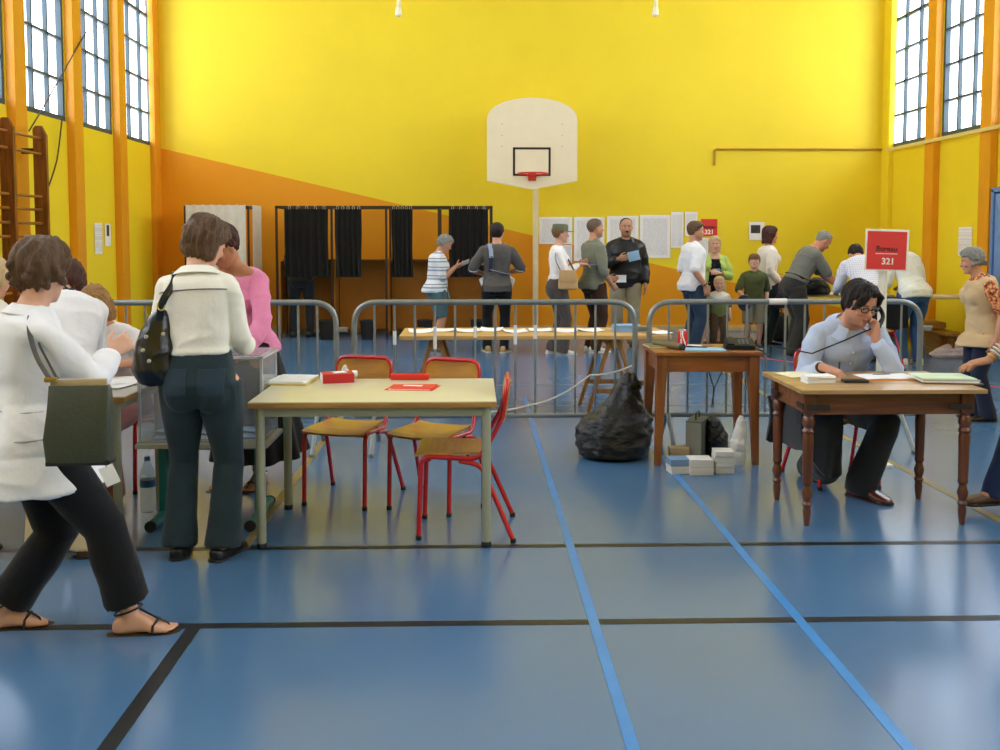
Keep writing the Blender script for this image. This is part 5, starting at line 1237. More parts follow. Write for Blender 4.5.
def to_world(root, l):
    return Matrix.Rotation(root.rotation_euler.z, 3, 'Z') @ Vector(l)+root.location
def hold_card(root, s, k, m, name, label, cat, size=(.11, .15), off=(0, 0, 0), tilt=None, group=None):
    """a sheet held between thumb and fingers of hand k; a thing of its own"""
    hd, n, cu, th = s.hand[k]; p = s.wr[k]+hd*(.085*s.H)+n*.012+np.array(off); w = to_world(root, p)
    M3 = Matrix.Rotation(root.rotation_euler.z, 3, 'Z'); x = M3 @ Vector(np.cross(hd, n)); z = M3 @ Vector(hd)
    o = thing(name, label, cat, tuple(w), 0, group); X = Vector(x).normalized(); Zv = Vector(z).normalized(); Yv = Zv.cross(X)
    vs = []; mb = MB()
    mb.grid(lambda u, v: tuple(X*(u-.5)*size[0]+Zv*((v-.2)*size[1])+Yv*.006*math.sin(u*3)), 6, 6, thick=tuple(Yv*.003)); mb.build('sheet', m, o); return o
# ------------------------------------------------------------------ the people
C_white = cloth('white_cotton', 'EFEDF0', 300, .85, .02, .3); C_cream = cloth('cream_denim', 'F0EBDD', 300, .85, .03, .3); C_black = cloth('black_cotton', '131316', 260); C_jean = cloth('dark_blue_denim', '27353A', 320, .85, .14)
C_jean2 = cloth('blue_denim', '3A5C86', 320, .85, .14); C_beige = cloth('beige_cotton', 'CDBB94', 260); C_tan = cloth('tan_cotton', 'A98A5C', 260); C_grey = cloth('charcoal_wool', '35332F', 260); C_brown = cloth('dark_brown_cotton', '40291C', 260)
S_fair, S_mid, S_tan = 'DCA88C', 'CF9676', 'B67C5A'
L_blk = mat('black_shoe_leather', '151312', .35); L_sole = mat('dark_shoe_sole', '1E1B18', .6); L_wht = mat('white_shoe_leather', 'E4E0D8', .45); L_wsole = mat('white_shoe_sole', 'D8D4CA', .6); L_brn = mat('oxblood_shoe_leather', '5A2618', .25, coat=.4); L_tan = mat('tan_shoe_leather', 'A88A5C', .5)
H_brown, H_dk, H_aub, H_blond, H_grey, H_lblond, H_gb = hair_mat('brown_hair', '634830'), hair_mat('dark_brown_hair', '20140E'), hair_mat('auburn_hair', '48241A'), hair_mat('golden_hair', 'A87E48'), hair_mat('grey_hair', '8E8C84', .25), hair_mat('pale_blond_hair', 'CDB184', .25), hair_mat('sandy_hair', '7A5634')
def Lw(root, px, py, Y): return to_local(root, at(px, py, Y))
FAR = .0095

# P1 woman in the white tunic, striding past the polling table
p = floor_at(34, 634)
r = person('woman striding past in a white tunic and cropped black trousers, olive bag on her shoulder', p, -56)
fa, fb_ = to_local(r, floor_at(131, 633)), to_local(r, floor_at(2, 628))
s = skeleton(1.60, 'f', 1.08, bend=(-2, -2, 3, 14), head=(14, -34, 0), hip=.478*1.60, hipxy=(.02, .02),
    arms=[{'t': (-.20, .20, .90), 'pole': (-.6, -1, -.3)}, {'t': Lw(r, 110, 354, 3.92), 'pole': (.7, .3, -1), 'dir': (-.2, .8, .5), 'n': (-.8, -.2, -.3), 'curl': (42, 48, 52, 56)}],
    feet=[{'p': (fb_[0], fb_[1]), 'yaw': -20, 'pole': (.5, 1, 0)}, {'p': (fa[0], fa[1]), 'yaw': -27, 'pole': (.6, 1, 0)}])
make_body(s, r, S_fair, .0065, toes=True)
g_legs(s, r, 'trousers', C_black, .004, L=1.84, flare=(.018, .036), wr=.005, vs=.008)
g_top(s, r, 'tunic', C_white, e=.016, hem=-.078, hemdrop=.150, flare=.042, fb=2.7, loose=1.5, sleeve=.93, vs=.008, wr=.009, wf=34, sl_e=.017)
g_collar(s, r, C_white, h=.03, e=.012, spread=1.0)
g_sandals(s, r, mat('black_sandal_strap', '17130F', .4), mat('cork_sandal_sole', '3A2A1A', .6))
hair(s, r, H_brown, 'curly', thick=.17, front=.52, sidez=-.35, backz=-.75, amp=.06, seed=3)
for q, yy in ((.075, .0), (.015, .0)):     # stitched waist seams
    pp, rr, ff, dd = s.fr(q); hw, hd, yo = s.sec(q); rg = ering(pp+ff*yo, rr, ff, hw+.022+(.008 if q < .05 else .002), hd+.022+(.010 if q < .05 else .002), 48, 2.2)
    MB().tube([tuple(x) for x in rg], .0035, 6, closed=True).build('waist_seam', cloth('grey_thread', 'B0AEB2'), r)
# her bag
M_olive = mat('olive_leather', '3A4032', .45, var=.12, bump=.3, bscale=60); M_brass = mat('brass_clasp', 'C8A85A', .3, metal=.9)
YB1 = 3.45; c = at(80, 422, YB1)
b = thing('shoulder_bag', 'dark olive shoulder bag hanging at the hip of the woman in the white tunic', 'bag', (c.x, YB1, c.z), R(4)); b.scale = (.93, .93, .93)
rings = []
for z, hw, hd in ((-.150, .105, .030), (-.158+.012, .120, .046), (-.06, .123, .052), (.04, .119, .042), (.12, .113, .026), (.140, .110, .018)): rings.append(ering(V(.006*math.sin(z*20), 0, z), V(1, 0, 0), V(0, 1, 0), hw, hd, 40, 5))
vv, ff = loft(rings); MB().raw(vv, ff).build('bag_body', M_olive, b, angle=50)
MB().box((0, 0, .150), (.205, .022, .03), bev=.008).build('lining', mat('beige_lining', 'B8A27A', .7), b)
MB().box((0, 0, -.150), (.235, .085, .02), bev=.008).build('base_panel', mat('black_leather', '15120F', .4, bump=.3, bscale=120), b)
MB().box((-.095, -.022, .165), (.045, .012, .018), bev=.004).build('clasp', M_brass, b)
MB().tube([(.10, -.045, -.14), (.108, -.05, -.165)], .0025, 6).build('tag_cord', mat('black_webbing', '161514', .7), b)
MB().box((.118, -.05, -.195), (.055, .003, .075), rot=(0, R(-24), 0), bev=.001).build('white_tag', M_paper, b)
sh = to_world(r, s.sh[1]); pts = []
a0 = Vector((-.098, -.01, .16)); top = Vector((sh.x-c.x-.03, sh.y-YB1+.03, sh.z-c.z+.060)); q0 = Matrix.Rotation(-R(4), 3, 'Z')
top = (q0 @ top)/.93
pts = [a0, a0.lerp(top, .35)+Vector((-.018, -.03, 0)), a0.lerp(top, .75)+Vector((-.012, -.045, 0)), top+Vector((0, -.02, 0)), top+Vector((-.01, .04, -.01)), a0.lerp(top, .6)+Vector((-.012, .005, 0)), Vector((-.085, .02, .16))]
strap(fillet(pts, .05), .011, 'strap', mat('grey_brown_strap', '4A4540', .5), b, .3)

# P2 leaning woman mostly outside the frame
p = floor_at(-46, 556)
r = person('pale blond person in tan trousers at the very left edge, mostly out of the picture', p, -8)
s = skeleton(1.60, 'f', 1.05, bend=(20, 34, 44, 52), head=(52, 0, 0), arms=[{'t': (-.2, .58, .80)}, {'t': (.15, .6, .80)}], hipxy=(0, -.06))
make_body(s, r, S_fair, FAR); g_legs(s, r, 'trousers', C_tan); g_top(s, r, 'blouse', C_cream, sleeve=.9, hem=-.04, e=.02); g_shoes(s, r, L_blk, L_sole, low=True); hair(s, r, H_lblond, 'bob', thick=.12, length=.55)

# P3 woman leaning over the polling table
p = floor_at(67, 556)
r = person('auburn-haired woman in a white top with black bow and beige trousers, leaning over the table', p, 20)
s = skeleton(1.60, 'f', 1.08, bend=(18, 33, 45, 56), head=(55, 12, 0), hipxy=(0, -.09), arms=[{'t': (-.2, .50, .80), 'pole': (-.8, -.4, -.4)}, {'t': (.08, .52, .82), 'pole': (.2, -.4, -1)}], feet=[{'p': (-.095, -.03)}, {'p': (.085, .0)}])
make_body(s, r, S_fair, FAR); g_legs(s, r, 'trousers', C_beige, flare=(.008, .030)); g_top(s, r, 'blouse', C_white, e=.022, hem=-.06, sleeve=.88, loose=1.4)
g_shoes(s, r, mat('brown_shoe_leather', '4A2E1A', .4), L_sole, low=True); hair(s, r, H_aub, 'bob', thick=.14, front=.5, length=.62, amp=.03, seed=5)
pp, rr, ff, dd = s.fr(.296); c0 = pp-ff*(.048*s.H)+rr*.035+dd*.012
bw = MB()
for sx in (-1, 1):
    bw.tube([tuple(c0), tuple(c0+rr*sx*.022+dd*.018-ff*.008), tuple(c0+rr*sx*.026-dd*.006-ff*.012), tuple(c0-ff*.004)], .0055, 6)
    bw.tube([tuple(c0), tuple(c0+rr*sx*.022-dd*.045-ff*.018), tuple(c0+rr*sx*.034-dd*.085-ff*.012)], .0055, 6, flat=.5)
bw.build('ribbon_bow', mat('black_ribbon', '131214', .5), r)

# P4 seated blonde
X4, Y4 = at(121, 340, 5.98).x, 5.98
school_chair('red chair on which the blonde woman in mauve trousers sits', (X4, Y4+.02, 0), R(180-14))
r = person('blonde woman in a white T-shirt and mauve trousers, seated at the polling table', (X4, Y4), 180-14)
s = skeleton(1.62, 'f', 1.02, hip=.545, bend=(12, 20, 26, 36), head=(42, -14, 0), arms=[{'t': (-.22, .36, .80), 'pole': (-1, -.4, -.2), 'dir': (.6, .7, -.1), 'n': (0, 0, -1)}, {'t': (.12, .40, .80), 'pole': (1, -.4, -.2), 'dir': (-.3, .9, -.1), 'n': (0, 0, -1)}], feet=[{'p': (-.14, .34)}, {'p': (.08, .42)}])
make_body(s, r, S_mid, FAR); g_legs(s, r, 'trousers', cloth('mauve_cotton', 'A06C66', 260), flare=(.008, .02)); g_top(s, r, 'shirt', C_white, sleeve=.42, hem=-.03, e=.014); g_shoes(s, r, L_tan, L_sole, low=True)
hair(s, r, H_blond, 'long', thick=.16, front=.45, sidez=-.5, backz=-.7, length=1.05, amp=.05, seed=8)

# P5 woman in the cream jacket, back to us
p = floor_at(204, 555); P5 = p
r = person('woman seen from behind in a cropped cream jacket and dark jeans at the ballot box', p, -2); R5 = r
s = skeleton(1.66, 'f', .97, bend=(0, 2, 8, 18), head=(24, 22, 6), twist=-4, side=-3, arms=[{'t': (-.19, .26, 1.01), 'pole': (-.25, -.5, -1)}, {'t': (.15, .30, .99), 'pole': (.25, -.5, -1), 'dir': (-.3, .9, -.1)}], feet=[{'p': (-.115, -.01), 'yaw': 10}, {'p': (.10, -.03), 'yaw': -14}])
make_body(s, r, S_fair, .0065)
g_legs(s, r, 'jeans', C_jean, .007, flare=(.004, .024), vs=.008, wr=.006, waist=.085, brk=.02)
from mathutils.bvhtree import BVHTree
jo = [o for o in bpy.data.objects if o.parent == r and o.name.startswith('jeans')][0]; bv = BVHTree.FromPolygons([v.co for v in jo.data.vertices], [p_.vertices for p_ in jo.data.polygons])
for sx in (-1, 1):     # back pockets lie on the denim
    pp, rr, ff, dd = s.fr(-.004)
    def pk(u, v, sx=sx):
        o_ = pp+rr*(sx*.050*s.H+(u-.5)*.115)+dd*((v-.5)*.125*(1 if v > .2 else 1)+.012*abs(u-.5)*(v < .2)); h_ = bv.ray_cast(Vector(o_-ff*.5), Vector(ff))[0]
        return tuple((h_ if h_ else Vector(o_-ff*.12))-Vector(ff)*.004)
    MB().grid(pk, 10, 10, thick=tuple(ff*.003)).build('back_pocket', cloth('faded_denim', '2C3D48', 320), r)
g_top(s, r, 'jacket', C_cream, e=.016, hem=.072, sleeve=.97, vs=.008, wr=.009, wf=32, sl_e=.012)
g_collar(s, r, C_cream, h=.032, e=.016, spread=1.1)
pp, rr, ff, dd = s.fr(.243); hw, hd, yo = s.sec(.243)
rg = ering(pp+ff*yo, rr, ff, hw+.0265, hd+.0285, 60, 2.25)
MB().tube([tuple(x) for x in rg if (x-pp) @ ff < -.02], .0028, 6).build('yoke_seam', cloth('purple_thread', '6A5870'), r)
g_shoes(s, r, L_blk, L_sole, low=True); hair(s, r, H_brown, 'bob', thick=.15, front=.5, length=.86, amp=.05, seed=9)
# her bag
bag_c = at(155, 348, 4.60); M_bblk = mat('glossy_black_leather', '0E0D0C', .28, bump=.8, bscale=22, coat=.3)
b = thing('shoulder_bag', 'black quilted shoulder bag under the arm of the woman in the cream jacket', 'bag', tuple(bag_c), R(20))
rings = []
for z, hw_, hd_, ox in ((-.175, .055, .03, .02), (-.165, .085, .05, .015), (-.10, .098, .075, 0), (-.02, .09, .07, -.005), (.08, .068, .05, .01), (.15, .045, .032, .028), (.175, .025, .018, .034)): rings.append(ering(V(ox, 0, z), V(1, 0, 0), V(0, 1, 0), hw_, hd_, 40, 2.6))
me = vox([loft(rings)], .006, 1, 'bag_body'); wrinkle(me, .006, 60, 4); mobj('bag_body', me, M_bblk, b)
for (x, z) in ((-.04, .06), (-.055, .0), (-.03, -.05), (.035, .07)):
    MB().lathe([(.004, 0), (.010, .004), (.010, .008), (.003, .010)], seg=12).build('stud', mat('silver_stud', 'D8D8D6', .2, metal=.9), b, loc=(x, -.055-.02*(z < .03), z), rot=(R(90), 0, 0))
shw = to_world(r, s.sh[0]*.86+s.sh[1]*.14); d_ = Matrix.Rotation(-R(20), 3, 'Z') @ (shw-bag_c)
tp = d_+Vector((.0, .0, .082))
st = strap(fillet([Vector((.02, -.035, .13)), Vector((.03, -.075, .22)), tp+Vector((-.012, -.10, -.05)), tp+Vector((0, -.03, 0)), tp+Vector((.0, .06, -.02)), Vector((.05, .06, .2)), Vector((.035, .02, .15))], .06), .018, 'strap', M_bblk, b, .3)
MB().tube([tuple(Vector((.028, -.066, .20))+Vector((.016*math.cos(a), 0, .02*math.sin(a)))) for a in [k*math.pi/8 for k in range(16)]], .004, 6, closed=True).build('strap_ring', M_brass, b)

# P6 woman in pink
p = floor_at(249, 486)
r = person('woman in a pink top and long black skirt bending behind the ballot box', (p.x, p.y), 158)
s = skeleton(1.66, 'f', 1.05, bend=(6, 12, 18, 28), head=(36, 14, 0), arms=[{'t': Lw(r, 244, 357, 5.52), 'pole': (-.9, -.5, -.5), 'dir': (.3, .9, -.2), 'n': (0, 0, -1)}, {'t': Lw(r, 205, 352, 5.5), 'pole': (.9, -.5, -.4), 'n': (0, 0, -1)}], feet=[{'p': (-.06, -.02)}, {'p': (.11, .03)}])
make_body(s, r, S_tan, .008, toes=True); g_skirt(s, r, 'skirt', cloth('black_crepe', '15130F', 200), .60, .10, shift=(-.06, 0)); g_top(s, r, 'blouse', cloth('pink_jersey', 'E388AE', 280), neck=.278, sleeve=.93, hem=-.02, e=.012)
g_sandals(s, r, mat('black_sandal_strap', '17130F', .4), mat('cork_sandal_sole', '3A2A1A', .6)); hair(s, r, H_aub, 'tuft', thick=.13, front=.55, sidez=-.1, backz=-.5, amp=.05, seed=12); glasses(s, r, mat('thin_gilt_frame', '8A6E3A', .3, metal=.7))

# P7 grey-haired striped shirt
p = floor_at(437, 350)
r = person('grey-haired woman in a striped top and denim shorts reading a slip before the booths', p, -88)
s = skeleton(1.60, 'f', 1.22, belly=.14, bend=(0, 2, 8, 22), head=(30, 0, 0), arms=[{'t': (-.10, .25, 1.12), 'dir': (.5, .8, .3), 'n': (.6, 0, .5)}, {'t': (.10, .25, 1.12), 'dir': (-.5, .8, .3), 'n': (-.6, 0, .5)}])
make_body(s, r, S_mid, FAR); g_legs(s, r, 'shorts', cloth('grey_teal_denim', '4E6A70', 320), L=.92, flare=(.02, .03)); g_top(s, r, 'shirt', stripes('striped_jersey', [(0, 'E6E8EE'), (.3, '93A2BC'), (.48, 'E8E8EC'), (.72, '55564F'), (.80, 'E6E8EE')], .115), sleeve=.48, hem=-.025, e=.018)
g_shoes(s, r, L_tan, L_sole, low=True); hair(s, r, H_grey, 'curly', thick=.10, front=.62, sidez=.0, backz=-.55, amp=.03, seed=4)
hold_card(r, s, 1, M_paper, 'ballot_slip', 'white slip in the hands of the woman in the striped top', 'paper', (.08, .12))
MB().tube([tuple(V(.06, .13+.01*k, .86-.05*k)) for k in range(6)], [.012, .02, .026, .03, .032, .03], 10, flat=.5).build('scarf', cloth('teal_cotton', '6E9E98', 260), r)

# P8 man with a child in a sling
p = floor_at(497, 352)
r = person('dark-haired man in a grey T-shirt seen from behind, pale sling straps across his back', p, 4)
s = skeleton(1.74, 'm', 1.0, bend=(0, 0, 3, 8), head=(5, 20, 0), arms=[{'t': (-.17, .22, 1.03), 'pole': (-1, -.8, -.3), 'dir': (.8, .5, .1)}, {'t': (.17, .22, 1.05), 'pole': (1, -.8, -.3), 'dir': (-.8, .5, .1)}], feet=[{'p': (-.13, .02)}, {'p': (.09, -.05), 'yaw': -25}])
make_body(s, r, S_mid, FAR); g_legs(s, r, 'trousers', C_black); g_top(s, r, 'shirt', cloth('grey_jersey', '5A5654', 260), sleeve=.50, hem=-.05, e=.020, sl_e=.022)
for k in (0, 1):
    L_ = arm_path(s, k); t_ = .50*7; n_ = int(t_); e_ = L_[n_]+(L_[n_+1]-L_[n_])*(t_-n_); ax_ = unit(L_[n_+1]-L_[n_]); u_ = unit(np.cross(ax_, V(0, 0, 1))); w_ = np.cross(ax_, u_)
    MB().tube([tuple(e_+(u_*math.cos(a)+w_*math.sin(a))*.062) for a in [j*math.pi/10 for j in range(20)]], .007, 8, closed=True).build('sleeve_trim', C_white, r)
g_shoes(s, r, L_tan, L_wsole); hair(s, r, H_dk, 'short', thick=.10, front=.66, sidez=-.1, backz=-.62, seed=2)
M_sl = cloth('pale_blue_webbing', '9AA6BC', 200); M_nv = cloth('navy_webbing', '2A3048', 200)
P_ = lambda q, x, o: s.fr(q)[0]+s.fr(q)[1]*x*s.H-s.fr(q)[2]*o*s.H
strap([P_(.305, -.065, -.03), P_(.302, -.06, .050), P_(.25, -.052, .082), P_(.20, -.050, .092)], .030, 'sling_strap', M_sl, r, .18)
strap([P_(.21, -.052, .092), P_(.16, -.055, .090), P_(.10, -.06, .080)], .024, 'sling_strap', M_nv, r, .2)
strap([P_(.115, -.06, .083), P_(.10, 0, .086), P_(.085, .06, .080), P_(.08, .10, .04)], .018, 'sling_strap', M_sl, r, .25, up=(0, 0, 1))
pb = to_world(r, V(.02, .26, 0)); rc = person('small child in red held in the sling of the man in the grey T-shirt', (pb.x, pb.y), 184)
sc_ = skeleton(.80, 'm', 1.05, hip=1.02, hs=.088, bend=(0, 0, 0, 0), head=(0, 20, 0), arms=[{'t': (-.16, .10, 1.24), 'pole': (-1, -.3, -.5)}, {'t': (.17, .10, 1.16), 'pole': (1, -.3, -.5)}], feet=[{'p': (-.13, .10), 'z': .74, 'pole': (-1, .3, 0)}, {'p': (.13, .10), 'z': .74, 'pole': (1, .3, 0)}])
make_body(sc_, rc, S_mid, .008); g_top(sc_, rc, 'shirt', cloth('red_cotton', 'C22A24', 260), sleeve=.6, e=.01, hem=-.05); g_legs(sc_, rc, 'trousers', C_white, L=1.9); hair(sc_, rc, H_dk, 'short', thick=.08, seed=6)

# P9 woman in a cap
p = floor_at(557, 354)
r = person('woman in an olive cap and white long-sleeved top queueing with a tan bag', p, -86)
s = skeleton(1.72, 'f', 1.0, bend=(0, 0, 4, 8), head=(2, 0, 0), arms=[{'t': (-.12, .30, 1.16)}, {'t': (.10, .27, 1.17), 'pole': (.5, -1, -.3), 'dir': (-.1, 1, 0), 'n': (0, 0, -1)}], feet=[{'p': (-.06, -.05)}, {'p': (.07, .05)}])
make_body(s, r, S_fair, FAR); g_legs(s, r, 'trousers', cloth('taupe_cotton', '554C48', 260), flare=(.006, .03)); g_top(s, r, 'shirt', cloth('white_jersey', 'F4EEEC', 280), sleeve=.95, hem=.03, e=.009, sl_e=.006); g_shoes(s, r, L_wht, L_wsole); hair(s, r, H_gb, 'short', thick=.07, front=.6, sidez=-.2, backz=-.5, seed=7)
cap_hat(s, r, cloth('olive_grey_canvas', '6E7058', 200)); hold_card(r, s, 1, mat('slate_blue_paper', '5A6A8A', .6), 'ballot_envelope', 'slate blue envelope in the hand of the woman in the cap', 'envelope', (.09, .12))
bc = at(568, 279, 12.42); b = thing('shoulder_bag', 'tan leather bag slung at the hip of the woman in the cap', 'bag', tuple(bc), R(-10)); M_tanl = mat('tan_leather', 'C49E6E', .5, bump=.2)
me = vox([loft([ering(V(0, 0, z), V(1, 0, 0), V(0, 1, 0), a, d, 32, 3.5) for z, a, d in ((-.135, .10, .03), (-.12, .125, .05), (-.03, .125, .055), (.07, .105, .045), (.115, .085, .02))])], .008, 1, 'bag_body'); mobj('bag_body', me, M_tanl, b)
MB().grid(lambda u, v: ((u-.5)*(.20+.03*(1-v)), -.060-.004*math.sin(v*3), -.03+.14*v), 10, 8, thick=(0, -.006, 0)).build('flap', M_tanl, b)
sh1, sh0 = to_world(r, s.sh[1])-bc, to_world(r, s.sh[0])-bc; q0 = Matrix.Rotation(R(10), 3, 'Z')
tp = q0 @ (sh1*.75+sh0*.25+Vector((0, 0, .052)))
strap(fillet([Vector((-.09, -.02, .10)), (Vector((-.09, -.09, .10))+tp)/2+Vector((-.05, -.08, 0)), tp+Vector((-.03, -.05, -.03)), tp, tp+Vector((.02, .02, -.02)), (Vector((.08, 0, .10))+tp)/2+Vector((.02, .06, 0)), Vector((.08, -.01, .10))], .08), .012, 'strap', mat('brown_strap', '5A4638', .5), b, .35)

# P10 man in grey shirt
p = floor_at(593, 352)
r = person('crop-haired man in a grey-green shirt and brown trousers queueing, seen from the side', p, -66)
s = skeleton(1.80, 'm', 1.02, bend=(0, 0, 2, 4), head=(0, 12, 0), arms=[{'t': (-.12, .28, .96), 'dir': (.2, .9, 0)}, {'t': (.20, .16, .90), 'pole': (.6, -1, 0), 'dir': (-.3, .7, -.5)}], feet=[{'p': (-.08, .0)}, {'p': (.09, -.02), 'yaw': -16}])
make_body(s, r, S_mid, FAR, scalp='4A3A2E', stubble='6A4A3A'); g_legs(s, r, 'trousers', C_brown, flare=(.004, .012)); g_top(s, r, 'shirt', cloth('grey_green_jersey', '7C7E6C', 260), sleeve=.66, hem=-.045, e=.017); g_shoes(s, r, L_wht, L_wsole)
hair(s, r, hair_mat('cropped_brown_hair', '6A5240'), 'short', thick=.035, front=.66, sidez=-.02, backz=-.45, amp=.008)
hold_card(r, s, 0, M_paper, 'ballot_envelope', 'pale envelope held low by the man in the grey-green shirt', 'envelope', (.10, .15))

# P11 man in black jacket
p = at(625, 347, 13.55)
r = person('balding man with a moustache in a black jacket and beige trousers facing the hall', p, 172)
s = skeleton(1.82, 'm', 1.10, belly=.12, bend=(-2, 0, 2, 4), head=(2, -6, 0), arms=[{'t': (-.27, .08, .87), 'pole': (-.2, -1, 0), 'dir': (0, .2, -1)}, {'t': (.10, .26, 1.22), 'pole': (1, -.5, -.6), 'dir': (-.8, .4, .2), 'n': (0, -1, 0)}])
make_body(s, r, 'C08C6C', FAR, stubble='5A4030', brow='2A2018'); g_legs(s, r, 'trousers', cloth('stone_cotton', 'A89E84', 260), flare=(.010, .015)); g_top(s, r, 'jacket', mat('black_nylon', '141416', .45, bump=.4, bscale=18), e=.036, hem=-.060, sleeve=.92, wr=.010, wf=26, sl_e=.026, loose=1.2)
g_collar(s, r, mat('black_nylon', '141416', .45), h=.035, e=.022, spread=1.0, gap=80); g_shoes(s, r, L_blk, L_sole); hair(s, r, hair_mat('black_grey_hair', '2E2A26'), 'short', thick=.04, front=.93, sidez=.05, backz=-.45, amp=.01)
P_ = lambda x, y, z: tuple(s.hc+s.Mh @ V(x, y, z)*s.hs)
MB().tube([P_(-.22, .70, -.50), P_(-.10, .80, -.43), P_(0, .82, -.42), P_(.10, .80, -.43), P_(.22, .70, -.50)], [.03*s.hs, .055*s.hs, .05*s.hs, .055*s.hs, .03*s.hs], 8).build('moustache', hair_mat('black_grey_hair', '2E2A26'), r)
MB().grid(lambda u, v: tuple(s.fr(.06+.22*v)[0]+s.fr(.06+.22*v)[1]*((u-.5)*.012)+s.fr(.06+.22*v)[2]*(s.sec(.06+.22*v)[1]+.044)), 2, 10, thick=(0, .003, 0)).build('zip', mat('dark_zip', '2E2E30', .4, metal=.5), r)
hold_card(r, s, 1, mat('light_blue_paper', '9CC0DE', .6), 'ballot_envelope', 'light blue envelopes held at the chest of the man in the black jacket', 'envelope', (.13, .17), off=(-.02, .03, .0))

# P12 voter behind the curtain
p = at(303, 333, 15.05)
r = person('person hidden behind the first black curtain, only dark trousered legs showing', (p.x, 14.93), 0)
s = skeleton(1.74, 'm', 1.0, bend=(0, 4, 10, 20), head=(30, 0, 0), arms=[{'t': (-.12, .17, 1.20)}, {'t': (.12, .17, 1.20)}], feet=[{'p': (-.13, -.02)}, {'p': (.13, -.02)}])
make_body(s, r, S_mid, .010); g_legs(s, r, 'trousers', cloth('black_denim', '23262C', 260)); g_top(s, r, 'shirt', C_grey, sleeve=.9, e=.016); g_shoes(s, r, L_blk, L_sole); hair(s, r, H_dk, 'short', thick=.08)

# P13 man in white T-shirt
p = floor_at(692, 351)
r = person('man in a white polo shirt and jeans with sunglasses pushed up on his brown hair', p, -78)
s = skeleton(1.76, 'm', 1.08, belly=.06, bend=(0, 0, 2, 5), head=(6, 14, 0), arms=[{'t': (-.20, .12, .88)}, {'t': (.24, .07, .88), 'dir': (-.1, .3, -1)}])
make_body(s, r, S_mid, FAR, stubble='7A5040'); g_legs(s, r, 'jeans', cloth('navy_denim', '2C3E54', 320, .85, .14), flare=(.01, .02)); g_top(s, r, 'shirt', C_white, sleeve=.46, hem=-.05, e=.020, sl_e=.020); g_collar(s, r, C_white, h=.018); g_shoes(s, r, L_blk, L_sole); hair(s, r, H_brown, 'short', thick=.10, front=.60, sidez=-.1, backz=-.5, seed=13)
P_ = lambda x, y, z: tuple(s.hc+s.Mh @ V(x, y, z)*s.hs)
MB().tube([P_(-.8, -.1, .35), P_(-.6, .55, .80), P_(0, .72, .86), P_(.6, .55, .80), P_(.8, -.1, .35)], .045*s.hs, 8).build('sunglasses', mat('dark_lens', '101012', .1), r)
w_ = s.wr[1]+(s.el[1]-s.wr[1])*.10; ax_ = unit(s.wr[1]-s.el[1]); u_ = unit(np.cross(ax_, V(0, 1, 0))); v_ = np.cross(ax_, u_)
MB().tube([tuple(w_+(u_*math.cos(a)+v_*math.sin(a))*.031) for a in [j*math.pi/10 for j in range(20)]], .008, 8, closed=True).build('wristwatch', L_blk, r)

# P14 blonde woman in green cardigan
p = at(713, 347, 13.75)
r = person('blonde woman in a pale green cardigan over a black dress, standing behind the toddler', (p.x, 13.75), 178)
s = skeleton(1.56, 'f', 1.02, bend=(0, 0, 2, 5), head=(6, 8, 0), arms=[{'t': (-.02, .20, 1.02), 'pole': (-1, -.5, -.4), 'dir': (.7, .5, .1)}, {'t': (.16, .14, .86)}])
make_body(s, r, S_fair, FAR); g_skirt(s, r, 'skirt', C_black, .42, .04, folds=7); g_top(s, r, 'top', C_black, neck=.262, sleeve=.12, hem=-.03, e=.010, bare=(0, 1)); g_shoes(s, r, L_blk, L_sole, low=True)
o = g_top(s, r, 'cardigan', cloth('pale_green_knit', 'B9CF6E', 200), neck=.295, sleeve=.9, hem=-.02, e=.018)
bm = bmesh.new(); bm.from_mesh(o.data)       # the cardigan hangs open in front
def front_open(co):
    c = np.array(co); q = np.interp(c[2], [s.hz, s.hz+.3*s.H], [0, .3]); pp, rr, ff, dd = s.fr(q); return (c-pp) @ ff > .02 and abs((c-pp) @ rr) < .075+.02*math.sin(c[2]*9) and c[2] > s.hz-.1
bmesh.ops.delete(bm, geom=[v for v in bm.verts if front_open(v.co)], context='VERTS'); bm.to_mesh(o.data); bm.free()
md = o.modifiers.new('thick', 'SOLIDIFY'); md.thickness = .006
hair(s, r, H_lblond, 'long', thick=.12, front=.58, sidez=-.45, backz=-.7, length=1.15, amp=.03, seed=15)
pp, rr, ff, dd = s.fr(.15); o = MB().box((0, 0, 0), (.13, .004, .09), bev=.001).build('pale_blue_card', mat('light_blue_paper', '9CC0DE', .6), r); o.location = tuple(pp+ff*.115+rr*.0); o.rotation_euler = (R(-8), 0, 0)

# P15 toddler
p = floor_at(718, 350)
r = person('fair-haired toddler in a green and white shirt and brown trousers', p, 176)
s = skeleton(.96, 'm', 1.12, hs=.094, belly=.15, head=(6, 8, 0), arms=[{'t': (-.15, .04, .46)}, {'t': (.15, .06, .46)}], feet=[{'p': (-.075, 0)}, {'p': (.075, 0)}])
make_body(s, r, S_fair, .007); g_legs(s, r, 'trousers', cloth('brown_corduroy', '54402E', 200), L=1.75, flare=(.008, .012)); g_top(s, r, 'shirt', stripes('green_white_jersey', [(0, '6E7A48'), (.635, '2E3024'), (.66, 'E6E0D0')], 1.0), sleeve=.5, hem=-.04, e=.012); g_shoes(s, r, L_tan, L_wsole); hair(s, r, H_lblond, 'short', thick=.10, front=.55, sidez=-.1, backz=-.5, amp=.03)

